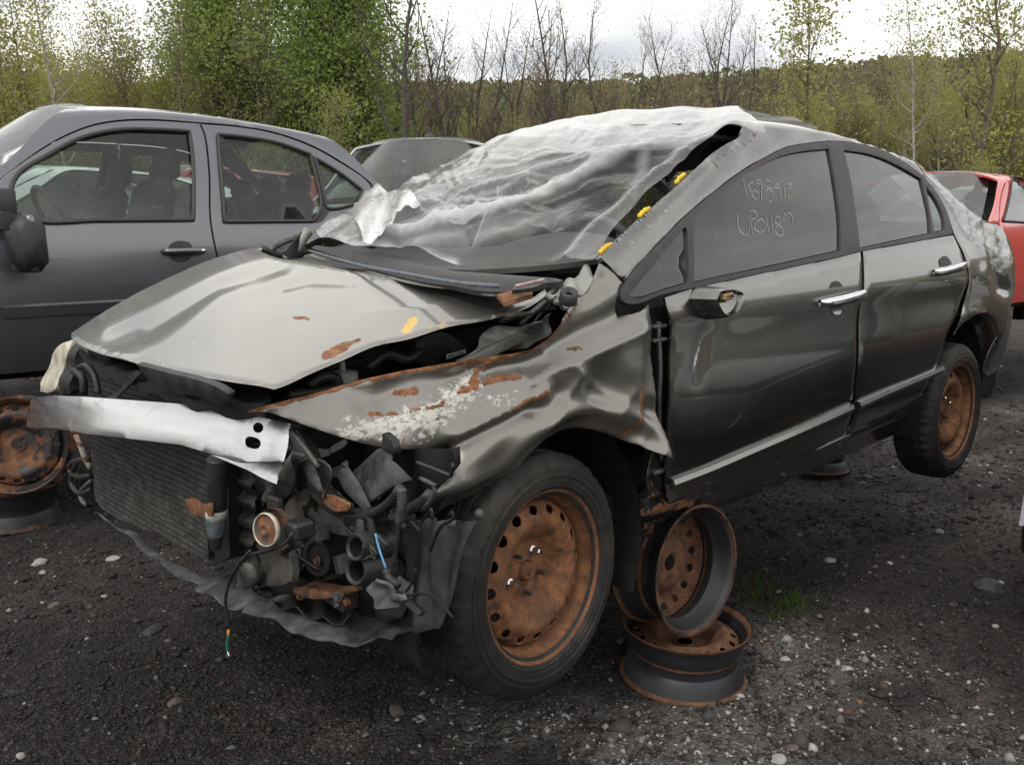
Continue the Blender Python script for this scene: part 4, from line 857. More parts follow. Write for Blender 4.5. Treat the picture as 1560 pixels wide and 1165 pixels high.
hose('bay_hose', PY(.55), [(470, 588), (492, 574), (512, 578), (515, 590)], .014, M_DARK); hose('bay_wiring', PY(.58), [(560, 560), (590, 540), (620, 548), (640, 535)], .012, M_DARK); hose('bay_pipe', PY(.56), [(440, 602), (480, 596), (520, 588)], .01, M_DARK)
# cowl
def cowlz(x, y): return .955+.16*(x-.05)-.02*(y/.7)**2+0*x
cw = Surf(CAR, 2, cowlz)
def lit(off): return Surf(CAR, 2, lambda x, y: cowlz(x, y)+off)
patch('cowl_panel', [(462, 372), (474, 382), (543, 401), (622, 416), (691, 427), (754, 434), (800, 437), (770, 446), (748, 449), (700, 440), (640, 433), (553, 412), (500, 403), (468, 392), (455, 384)], lit(-.008), M_GREYPAINT, car, step=.02, thick=.004, roll=.002, attr=attrs())
patch('weatherstrip', [(464, 366), (500, 369), (588, 381), (691, 402), (795, 416), (850, 422), (858, 428), (850, 432), (770, 436), (691, 429), (588, 409), (500, 387), (470, 378)], lit(.012), M_BLACKTRIM, car, step=.016, thick=.02, roll=.006, disp=lambda P, px: .010*np.sin(seg_side(px, [(464, 370), (588, 392), (691, 414), (855, 426)])/4.))
hose('wiper_edge', lit(.02), [(470, 382), (543, 403), (622, 418), (700, 431), (760, 436)], .005, simple('blue_grey_seal', (.12, .14, .17), .6, sc=80), step=14)
patch('crumpled_hinge_cover', [(757, 452), (790, 443), (812, 440), (808, 447), (785, 455), (768, 456)], lit(.005), M_RUSTEDGE, car, step=.01, thick=.01, disp=wv(.006, 90, 1))
patch('wiper_arm', [(780, 440), (784, 433), (832, 423), (834, 428), (812, 436)], lit(.03), M_DARK, car, step=.02, thick=.012, roll=.003); hose('wiper_blade', lit(.04), [(786, 436), (808, 431), (829, 426)], .004, simple('pinkish_plastic', (.38, .28, .25), .5))
patch('cowl_end', [(836, 446), (850, 432), (880, 418), (900, 408), (905, 420), (885, 440), (862, 462), (846, 470), (840, 458)], Surf(CAR, 2, lambda x, y: .90+.25*(x-.1)), M_GREYPAINT, car, step=.015, thick=.01, roll=.003, disp=lambda P, px: .02*np.sin(px[:, 0]/7.)*np.sin(px[:, 1]/9.))
m = MB(); m.lathe([(.006, .0), (.012, .006), (.02, .006), (.022, -.02)], 16, (-.3, .5, .8), lit(-.01).hit(867, 448)); m.build('wiper_pivot', M_DARK, car, True)
# far bonnet hinge
for k, pts in enumerate(([(398, 378), (420, 388), (444, 394)], [(408, 384), (425, 372), (452, 362)], [(430, 395), (448, 384), (462, 362), (470, 352)], [(440, 390), (452, 392), (462, 384)], [(412, 390), (430, 392), (450, 388)])): hose('far_hinge', PY(-.60), pts, (.014, .012, .02, .012, .01)[k], (M_DARK, M_STEEL, M_GREYPAINT, M_VOID, M_DARK)[k], n=6)
patch('far_hinge_cover', [(425, 392), (440, 376), (452, 362), (468, 350), (474, 354), (462, 372), (452, 392), (440, 397)], PY(-.585), M_DARK, car, step=.02, thick=.01, disp=wv(.012, 50, 0))
# sealant and broken glass left along the screen pillar
for a, b in (((914, 388), (932, 373)), ((974, 332), (990, 318)), ((1030, 281), (1044, 266))):
    pts = curve([a, ((a[0]+b[0])/2-1, (a[1]+b[1])/2-1), b], 3, False); P = [side.hit(u+2, v+2)+A([0, -.006, .006]) for u, v in pts]; r_ = [.003+.006*abs(math.sin(1.3*k+.7))*(1 if 0 < k < len(P)-1 else .3) for k in range(len(P))]
    m = MB(); m.tube(P, r_, 7); m.build('yellow_sealant', M_YELLOW, rail, True)
m = MB(); r1 = np.random.default_rng(5); base = curve([(918, 390), (947, 359), (985, 325), (1031, 285), (1078, 242)], 5, False)
for k, (u, v) in enumerate(base):
    p = side.hit(u+2, v+2); s = r1.uniform(.003, .012); d = A([r1.uniform(-.6, .6)*s, -r1.uniform(.2, 1.2)*s, r1.uniform(.2, 1)*s])
    m.add([p, p+A([s, 0, .004]), p+d+A([s*.5, 0, 0]), p+d], [(0, 1, 2, 3)])
m.build('broken_glass_edge', simple('milky_glass_chips', (.26, .28, .275), .2, sc=90), rail)
# --- inside and the hidden half
def mirror(o, par, name=None):
    me = o.data.copy(); n = len(me.vertices); co = np.empty(n*3); me.vertices.foreach_get('co', co); co = co.reshape(-1, 3); co[:, 1] *= -1; me.vertices.foreach_set('co', co.ravel()); me.flip_normals()
    c = bpy.data.objects.new(name or o.name.split('.')[0], me); COL.objects.link(c); c.parent = par; return c
for o in (fdoor, rdoor, rail, quarter): mirror(o, car)
s2 = mirror(surround, car)
for ch in list(surround.children):
    if ch.name.startswith('window_glass'): mirror(ch, s2)
ff = patch('front_fender', [('p', -.30, .44), ('p', -.42, .60), ('p', -.5, .69), ('p', -.2, .80), ('p', .1, .86), ('p', .22, .95), ('p', .38, .85), ('p', .42, .45), ('p', .33, .40), ('p', .27, .5), ('p', .1, .57), ('p', -.12, .56), ('p', -.26, .46)], side, M_PAINT, car, step=.03); mirror(ff, car); bpy.data.objects.remove(ff)
patch('headliner', [('p', 1.06, -.45), ('p', 1.0, 0), ('p', 1.06, .45), ('p', 2.3, .42), ('p', 2.3, -.42)], roof_s, M_BEIGE, car, step=.15, thick=.01, d=-.05)
patch('rear_screen', [('p', 2.36, -.42), ('p', 2.36, .42), ('p', 2.95, .56), ('p', 2.95, -.56)], Surf(CAR, 2, lambda x, y: 1.425-.42*(x-2.36)-.25*(x-2.36)**2-.06*y*y), M_GLASS, car, step=.08, thick=0)
patch('boot_lid', [('p', 2.92, -.66), ('p', 2.92, .66), ('p', 3.3, .70), ('p', 3.42, .55), ('p', 3.46, 0), ('p', 3.42, -.55), ('p', 3.3, -.70)], Surf(CAR, 2, lambda x, y: 1.065-.09*(x-2.92)-.25*np.maximum(0, x-3.3)-.05*y*y), M_PAINT, car, step=.06, thick=.01, roll=.003)
patch('rear_panel', [('p', -.66, .35), ('p', .66, .35), ('p', .66, 1.0), ('p', -.66, 1.0)], Surf(CAR, 0, lambda y, z: 3.43-.14*(y/.66)**2+0*z), M_PAINT, car, step=.08, thick=.02)
patch('rear_bumper', [('p', 3.03, .42), ('p', 3.0, .34), ('p', 3.2, .29), ('p', 3.34, .34), ('p', 3.34, .62), ('p', 3.25, .62), ('p', 3.2, .55)], side, M_PAINT, car, step=.03, d=-.006, roll=.006)
patch('mud_flap', [(1505, 482), (1517, 500), (1521, 530), (1520, 560), (1517, 588), (1508, 605), (1494, 608), (1490, 560), (1488, 510)], Surf(CAR, 1, lambda x, z: .80+0*x), M_DARK, car, step=.03, thick=.03, roll=.004)
m = MB(); m.box((1.75, 0, .25), (2.9, 1.46, .08), bev=.01); m.box((.42, 0, .55), (.04, 1.4, .6)); m.box((2.95, 0, .55), (.6, 1.1, .5), bev=.04); m.build('floor_pan', M_VOID, car)
def well(xc, zc, r, y0, y1, s):
    m = MB(); n = 20; V = []; 
    for k in range(n+1):
        t = math.radians(-25+222*k/n)
        for y in (y0, y1): V.append((xc+r*math.cos(t), s*y, zc+r*math.sin(t)))
    m.add(V, [(2*k, 2*k+1, 2*k+3, 2*k+2) for k in range(n)]); c = [(xc+r*math.cos(math.radians(-25+222*k/n)), s*y0, zc+r*math.sin(math.radians(-25+222*k/n))) for k in range(n+1)]
    m.add(c, [tuple(range(n+1))]); return m.build('wheel_well', M_VOID, car)
for s in (1, -1): well(0, .20, .40, .52, .83, s); well(WB, .24, .39, .56, .82, s)
m = MB(); m.box((3.22, .67, .6), (.3, .22, .5), bev=.02); m.build('rear_wing_inner', M_VOID, car)
# hinge post in the gap before the door
patch('hinge_post', [(996, 470), (1022, 462), (1028, 520), (1026, 600), (1022, 700), (1020, 745), (1000, 745), (998, 640), (1000, 560)], Surf(CAR, 1, lambda x, z: SF(x, z)-.055), M_VOID, car, step=.03, thick=.02)
for v in (498, 519):
    p = side.hit(1014, v)+A([0, -.03, 0]); m = MB(); m.box(p, (.06, .03, .010), bev=.003); m.build('hinge_leaf', M_STEEL, car)
m = MB(); p = side.hit(1016, 508)+A([0, -.03, 0]); m.lathe([(0, .03), (.008, .03), (.008, -.03), (0, -.03)], 10, (0, 0, 1), p); m.build('hinge_pin', M_STEEL, car); m = MB(); p = side.hit(1014, 720)+A([0, -.03, 0]); m.box(p, (.06, .03, .012), bev=.003); m.build('hinge_leaf', M_STEEL, car)
hose('door_seal', Surf(CAR, 1, lambda x, z: SF(x, z)-.02), [(1003, 500), (1006, 560), (1004, 620), (1007, 700)], .006, M_GREYPL)
patch('fender_tail', [(1000, 640), (1010, 660), (1018, 735), (1005, 745), (975, 755), (988, 715), (1000, 685)], Surf(CAR, 1, lambda x, z: SF(x, z)-.02), M_PAINT, car, step=.015, thick=.004, roll=.002, disp=lambda P, px: .02*np.clip((px[:, 1]-735)/15, 0, 1)+.01*np.sin(px[:, 0]/9.), attr=attrs(rust=[([(975, 757), (1010, 748)], 5, .7)]))
patch('rusted_jacking_flange', [(972, 760), (1010, 752), (1030, 772), (1052, 778), (1050, 790), (1010, 800), (985, 822), (970, 826), (976, 800)], Surf(CAR, 1, lambda x, z: SF(x, z)-.03), rusty('peeling_sill_rust', .5, (.03, .03, .032), sc=18), car, step=.012, thick=.03, roll=.004, disp=lambda P, px: .016*np.sin(px[:, 0]/7.)*np.sin(px[:, 1]/6.))
# dashboard, wheel and seats
def dashz(x, y): return .955+.06*(x-.1)+.05*np.exp(-((y-.36)/.22)**2)*sstep(.32, .55, x)-.12*np.maximum(0, x-.62)
patch('dashboard', [('p', .02, -.60), ('p', -.02, 0), ('p', .02, .58), ('p', .16, .70), ('p', .66, .72), ('p', .74, 0), ('p', .66, -.72), ('p', .16, -.72)], Surf(CAR, 2, dashz), M_DASH, car, step=.035, thick=.02, roll=.006)
patch('instrument_hood', [(709, 390), (728, 382), (747, 376), (770, 371), (795, 370), (818, 371), (837, 376), (852, 382), (866, 389), (884, 396), (899, 403), (890, 412), (872, 417), (820, 408), (761, 399)], PX(.42, .8), M_DASH, car, step=.03, thick=.14, roll=.01)
m = MB(); m.box((.55, 0, .75), (.3, 1.36, .3), bev=.05); m.box((.9, 0, .5), (.9, .2, .35), bev=.04); m.build('dash_body', M_DASH, car)
sc_ = A([.78, .36, .92]); sa = A([.9, 0, .45]); sa = sa/np.linalg.norm(sa); Rb = basis(sa); ring = [sc_+Rb@A([.185*math.cos(t), .185*math.sin(t), 0]) for t in np.linspace(0, 2*math.pi, 33)]
m = MB(); m.tube(ring, .015, 8, False); m.lathe([(0, .03), (.06, .025), (.075, 0), (.06, -.02)], 20, sa, sc_)
for t in (.3, math.pi-.3, -math.pi/2): m.tube([sc_, sc_+Rb@A([.18*math.cos(t), .18*math.sin(t), 0])], .014, 6)
m.build('steering_wheel', M_DASH, car, True, auto=50)
def seat(x, y, w=.5):
    b = MB(); b.box((x+.14, y, .88), (.16, w, .62), rotm((0, 1, 0), 14), .06, .88); b.box((x-.16, y, .55), (.55, w, .18), bev=.06); o = b.build('seat', M_SEAT, car, True, auto=60)
    h = MB(); h.box((x+.27, y, 1.27), (.10, .27, .2), rotm((0, 1, 0), 10), .04, .9); h.tube([(x+.24, y-.06, 1.13), (x+.26, y-.06, 1.22)], .006, 6); h.tube([(x+.24, y+.06, 1.13), (x+.26, y+.06, 1.22)], .006, 6); h.build('headrest', M_SEAT, o, True, auto=60)
seat(1.25, .36); seat(1.25, -.36); m = MB(); m.box((2.2, 0, .88), (.16, 1.25, .6), rotm((0, 1, 0), 18), .06); m.box((1.9, 0, .55), (.5, 1.25, .18), bev=.06); rs = m.build('rear_seat', M_SEAT, car, True, auto=60)
for y in (.36, -.36): h = MB(); h.box((2.32, y, 1.2), (.09, .25, .12), rotm((0, 1, 0), 15), .04); h.build('headrest', M_SEAT, rs, True, auto=60)
for s in (1, -1):
    tr = patch('door_trim', [('p', .5, .35), ('p', 2.5, .35), ('p', 2.5, .9), ('p', .5, .84)], Surf(CAR, 1, lambda x, z: SF(x, z)-.08), M_DASH, car, step=.1, thick=.02)
    if s < 0: mirror(tr, car); bpy.data.objects.remove(tr)
m = MB(); m.box((1.0, .0, 1.36), (.03, .24, .07), bev=.02); m.tube([(.98, 0, 1.38), (1.0, 0, 1.44)], .008, 6); m.build('inside_mirror', M_DASH, car)
patch('screen_header', [('p', .93, -.46), ('p', .90, 0), ('p', .93, .46), ('p', 1.06, .5), ('p', 1.02, 0), ('p', 1.06, -.5)], Surf(CAR, 2, lambda x, y: roofz(x, y)-.06), M_GREYPAINT, car, step=.05, thick=.03, roll=.006)
# ---------------------------------------------------------------- plastic sheeting
def m_film():
    t = NT('clear_builders_film'); N, L = t.N, t.L; N.remove(t.b)
    op = t.attr('op'); n = t.noise(14, 7, .72, dist=.8); n2 = t.noise(5, 4, .6)
    st = t.noise(3.2, 5, .6, vec=t.coord('Object', (.8, 3.2, .8)), dist=1.2)
    def ridge_(sc, vec, w_): return t.math('SUBTRACT', 1., t.math('DIVIDE', t.math('ABSOLUTE', t.math('SUBTRACT', t.noise(sc, 3, .55, vec=vec, dist=.9), .5)), w_), True)
    rg = t.math('MAXIMUM', ridge_(5., t.coord('Object', (1, 2.6, 1)), .022), t.math('MULTIPLY', ridge_(11., t.coord('Object', (1.4, 2, 1.4)), .03), .7))
    f = t.math('MULTIPLY', op, t.math('ADD', .05, t.math('ADD', t.math('MULTIPLY', rg, .15), t.math('ADD', t.math('MULTIPLY', n, .35), t.math('MULTIPLY', st, 1.2)))), True)
    tr = N.new('ShaderNodeBsdfTransparent'); tr.inputs[0].default_value = (.985, .985, .985, 1)
    df = N.new('ShaderNodeBsdfDiffuse'); df.inputs[0].default_value = (.9, .905, .92, 1)
    tl = N.new('ShaderNodeBsdfTranslucent'); tl.inputs[0].default_value = (.88, .89, .9, 1)
    m1 = N.new('ShaderNodeMixShader'); m1.inputs[0].default_value = .35; L.new(df.outputs[0], m1.inputs[1]); L.new(tl.outputs[0], m1.inputs[2])
    m2 = N.new('ShaderNodeMixShader'); L.new(f, m2.inputs[0]); L.new(tr.outputs[0], m2.inputs[1]); L.new(m1.outputs[0], m2.inputs[2])
    gl = N.new('ShaderNodeBsdfGlossy'); gl.inputs['Roughness'].default_value = .07; b = N.new('ShaderNodeBump')
    m3 = N.new('ShaderNodeMixShader'); L.new(schlick(t, .025, b.outputs[0], 5.), m3.inputs[0]); L.new(m2.outputs[0], m3.inputs[1]); L.new(gl.outputs[0], m3.inputs[2])
    b.inputs['Strength'].default_value = .15; b.inputs['Distance'].default_value = .012; L.new(t.math('ADD', t.math('MULTIPLY', n, .5), t.math('MULTIPLY', rg, .6)), b.inputs['Height'])
    for q in (df, tl, gl): L.new(b.outputs[0], q.inputs['Normal'])
    L.new(m3.outputs[0], t.out.inputs[0]); return t.m
M_FILM = m_film()
def screenz(x, y):
    xb = -.02+.24*(y/.7)**2; xt = .98+.10*(y/.55)**2; zt = 1.43-.06*(y/.55)**2
    return .975+(x-xb)*(zt-.975)/(xt-xb)
def sheetz(x, y):
    return smin(screenz(x, y)+.012, roofz(x, y)+.040, .06)+.008*np.exp(-((x-.75)/.35)**2)*sstep(.25, -.4, y)+.03*sstep(-.35, -.6, y)
sheet_s = Surf(CAR, 2, sheetz)
FOLD = [(1175, 194), (1080, 213), (1010, 221), (959, 231), (881, 267), (814, 296), (760, 318), (700, 331), (640, 347), (580, 356)]
STRIP = [(1045, 232), (1002, 259), (930, 325), (860, 384)]
SHEET = [('p', .12, -.68), (470, 354), (505, 366), (545, 374), (580, 375), (615, 370), (660, 378), (700, 386), (760, 392), (860, 386), (882, 390), (904, 393), (927, 356), (975, 303), (1024, 259), (1072, 221), (1100, 213), (1140, 207), (1166, 203),
    ('p', 1.35, .51), ('p', 1.6, .45), ('p', 1.9, .47), ('p', 2.15, .40), ('p', 2.3, .30), ('p', 2.3, 0), ('p', 2.2, -.4), ('p', 1.5, -.60), ('p', 1.1, -.68), ('p', .8, -.76), ('p', .45, -.80), ('p', .22, -.78)]
_sn = np.random.default_rng(11)
_w = [(_sn.uniform(5, 28), _sn.uniform(0, 6.28), _sn.uniform(.4, 1)) for _ in range(12)]
WR = []
for _k in range(64):
    a = A([1165+_sn.normal(0, 22), 197+_sn.normal(0, 7)]); e = A([[460, 352], [560, 290], [640, 250], [740, 215], [860, 195], [620, 345], [720, 330]][_k % 7], float)+_sn.normal(0, 1, 2)*A([30, 12])
    t0_, t1_ = sorted(_sn.uniform(.05, 1, 2)); t1_ = max(t1_, t0_+.12); n_ = _sn.normal(0, 9); ts = np.linspace(t0_, t1_, 7); WR.append(([tuple(a+(e-a)*t+A([0, n_*math.sin(5*t)+_sn.normal(0, 1.5)])) for t in ts], _sn.uniform(1.6, 4.5), _sn.uniform(.3, .75), _sn.choice([-1, 1])))
for _k in range(46):
    c_ = A([_sn.uniform(480, 860), _sn.uniform(225, 365)]); th = _sn.uniform(0, 3.14); l_ = _sn.uniform(8, 34); d_ = A([math.cos(th), math.sin(th)*.6])*l_; WR.append(([tuple(c_-d_), tuple(c_+A([_sn.normal(0, 4), _sn.normal(0, 3)])), tuple(c_+d_)], _sn.uniform(1.4, 3.), _sn.uniform(.2, .5), _sn.choice([-1, 1])))
def sheet_disp(P, px):
    a = np.arctan2(px[:, 1]-165, px[:, 0]-1230); r = np.hypot(px[:, 1]-165, px[:, 0]-1230)
    b = sum(q*np.sin(f*a*6+p+r/90*math.cos(p)) for f, p, q in _w)/12*.011*np.clip(r/200, .2, 1)
    for l_, w_, o_, sg in WR: b += gauss(px, l_, w_*1.9, .007*sg, True)
    b += gauss(px, FOLD, 7, .022)+.012*sstep(6, -6, -seg_side(px, FOLD))*0
    b += gauss(px, STRIP, 5, .016)
    k = np.exp(-(((px[:, 0]-690)/80)**2+((px[:, 1]-300)/45)**2)); b += k*.006*np.sin(px[:, 0]/3.7+px[:, 1]/8)*np.sin(px[:, 1]/4.1-px[:, 0]/9)
    b += .03*np.exp(-(((px[:, 0]-1112)/34)**2+((px[:, 1]-196)/16)**2))
    b += .006*np.sin(P[:, 0]*23+P[:, 1]*9)*np.sin(P[:, 1]*17-P[:, 0]*7)
    b += .006*np.sin(px[:, 0]/13)*np.clip((470+120-px[:, 0])/120, 0, 1)
    b -= .05*np.exp(-(((px[:, 0]-760)/110)**2+((px[:, 1]-380)/18)**2))
    return b
def sheet_attr(P, px):
    s = seg_side(px, FOLD); above = sstep(-2, 6, s)   # up-left of the fold
    o = .03+.0*s
    o = o+above*.24*(.75+.5*np.clip((1000-px[:, 0])/500, 0, 1)*np.exp(-((px[:, 1]-290)/90)**2))
    o = o+above*.9*np.clip((240-px[:, 1])/35, 0, 1)
    o = np.maximum(o, gauss(px, FOLD, 6, 1.0)); o = np.maximum(o, gauss(px, STRIP, 3.0, .62))
    t = sstep(0, 6, seg_side(px, STRIP)*-1)
    RE = [(1072, 221), (1024, 259), (927, 356), (904, 393)]; between = (inside(A([(1045, 232), (1002, 259), (930, 325), (860, 384), (904, 393), (927, 356), (1024, 259), (1072, 221)]), px)); o = np.where(between, np.maximum(o, .24), o)
    o = np.maximum(o, gauss(px, [(1170, 196), (1110, 196), (1040, 205)], 12, .85)); o = np.maximum(o, .55*sstep(1.15, 1.3, P[:, 0]))
    o = np.maximum(o, gauss(px, [(455, 352), (520, 365), (580, 374), (690, 384)], 8, .75)); o = np.maximum(o, gauss(px, [(470, 345), (560, 330)], 22, .5))
    o = np.maximum(o, gauss(px, [(600, 300), (660, 290), (720, 262)], 40, .55)); o = np.maximum(o, gauss(px, [(620, 365), (720, 350), (860, 330)], 14, .30))
    o = np.maximum(o, gauss(px, [(985, 225), (965, 300)], 10, .38))
    for l_, w_, o_, sg in WR: o = np.maximum(o, gauss(px, l_, w_*.75, o_*1.35)*(.12+.88*above))
    return dict(op=np.clip(o*.8, 0, 1.1))
sheet = patch('plastic_sheet', SHEET, sheet_s, M_FILM, None, step=.0085, thick=0, roll=0, disp=sheet_disp, attr=sheet_attr, bstep=.012)
sheet.matrix_world = CAR.matrix(); tag(sheet, 'wrinkled translucent plastic sheet draped over the missing windscreen and roof of the wrecked grey sedan', 'plastic sheet')
fl = patch('loose_flap', [(576, 267), (552, 290), (536, 318), (553, 367), (566, 363), (596, 345), (612, 322), (640, 310), (615, 290)], Surf(CAR, 2, lambda x, y: sheetz(x, y)+.035), M_FILM, sheet, step=.013, thick=0, roll=0, corner=25,
    disp=lambda P, px: .012*np.sin(px[:, 0]/9+px[:, 1]/21)+.006*np.sin(px[:, 0]/4-px[:, 1]/6), attr=lambda P, px: dict(op=np.clip(1.1+.5*np.sin(px[:, 0]/5+px[:, 1]/11.), .7, 1.5)))
film = patch('clear_film', [(1372, 238), (1392, 247), (1424, 273), (1452, 300), (1488, 330), (1512, 345), (1532, 372), (1540, 402), (1528, 420), (1512, 408), (1500, 385), (1480, 368), (1462, 345), (1448, 318), (1434, 298), (1405, 262)], side, M_FILM, None, step=.02, thick=0, roll=0, d=.008,
    disp=lambda P, px: .008*np.sin(px[:, 0]/3.+px[:, 1]/7)*np.sin(px[:, 1]/5.), attr=lambda P, px: dict(op=np.clip(.20+.3*np.sin(px[:, 0]/5.+px[:, 1]/3.), .05, .6)))
film.matrix_world = CAR.matrix(); tag(film, 'crumpled clear film clinging to the rear pillar and corner of the grey sedan', 'plastic film')
# ---------------------------------------------------------------- wheel rims used as stands
def faced(name, side_rust):
    t = NT(name); co = t.coord(); sp = t.N.new('ShaderNodeSeparateXYZ'); t.L.new(co, sp.inputs[0]); x, y, z = sp.outputs
    r = t.math('SQRT', t.math('ADD', t.math('MULTIPLY', x, x), t.math('MULTIPLY', y, y))); n = t.noise(17, 7, .7); n3 = t.noise(120, 4, .7)
    disc = t.math('MULTIPLY', t.math('LESS_THAN', r, .176), t.math('GREATER_THAN', z, -.088)); lip = t.math('GREATER_THAN', z, -.012); low = t.math('LESS_THAN', z, -.168)
    k = t.math('MAXIMUM', t.math('MAXIMUM', disc, lip), t.math('MULTIPLY', low, .8)); v = t.math('ADD', t.math('MULTIPLY', k, .55), t.math('ADD', t.math('MULTIPLY', n, .7), side_rust-.35))
    m = t.ramp(v, [(.42, 0.), (.56, 1.)]); rc = t.ramp(t.noise(30, 8, .72), [(.28, (.04, .019, .013)), (.46, (.10, .045, .024)), (.62, (.17, .08, .04)), (.76, (.25, .145, .08))])
    base = t.ramp(t.noise(5, 6, .7), [(.3, (.012, .0125, .016)), (.7, (.026, .027, .033))])
    t.set(Base_Color=t.mix(m, base, rc), Roughness=t.mixf(m, .48, .85)); t.bump(n3, .35, .003); return t.m
M_RUSTMID = faced('black_rim_rusted_face', .12); M_RUSTDK = faced('black_rim_less_rust', .05)
def loose_rim(M, mat, label, s, grp, holes=16):
    o = make_rim('wheel_rim', mat, None, None, s, holes); o.matrix_world = M; tag(o, label, 'wheel rim', grp); return o
G_ST = 'bare wheel rims stacked as car stands'
p0 = floor_pt(1042, 1028); FRONT_STACK = p0; s15 = .943
zs = .19*s15
loose_rim(mat4(basis((.02, -.03, 1), (1, .3, 0)), p0+A([0, 0, zs+.004])), M_RUSTMID, 'rusty-topped black rim lying flat on the gravel beneath the sill of the wrecked sedan', s15, G_ST)
n_ = A([.66, -.75, .06]); n_ /= np.linalg.norm(n_); c0 = floor_pt(1064, 868, zs+.2075+.004)
loose_rim(mat4(basis(-n_), c0-n_*.19*s15), M_RUSTDK, 'upright black rim with rusty inside, wedged under the sill of the wrecked sedan', s15, G_ST)
p1 = floor_pt(1242, 712); loose_rim(mat4(basis((0.02, 0.02, 1)), p1+A([0, 0, zs])), M_RUSTMID, 'shaded rusty rim lying far back under the middle of the wrecked sedan', s15, G_ST)
p2 = floor_pt(24, 795, .12); gz = float(ground_h(p2[0], p2[1])); p2 = floor_pt(22, 792, gz); loose_rim(mat4(basis((.03, -.02, 1), (1, .4, 0)), p2+A([0, 0, .19])), M_RUSTDK, 'black rim with a rusty holed face lying on the gravel under the blue-grey car', 1., G_ST)
n2 = A([.30, -.94, .10]); n2 /= np.linalg.norm(n2); c2 = floor_pt(24, 678, gz+.19+.22); loose_rim(mat4(basis(n2, (0, .1, 1)), c2+n2*.02), rusty('dull_brown_rim', .62, (.02, .019, .02), sc=7), 'brown rusted rim standing on edge at far left, just left of the bumper beam', 1., G_ST)
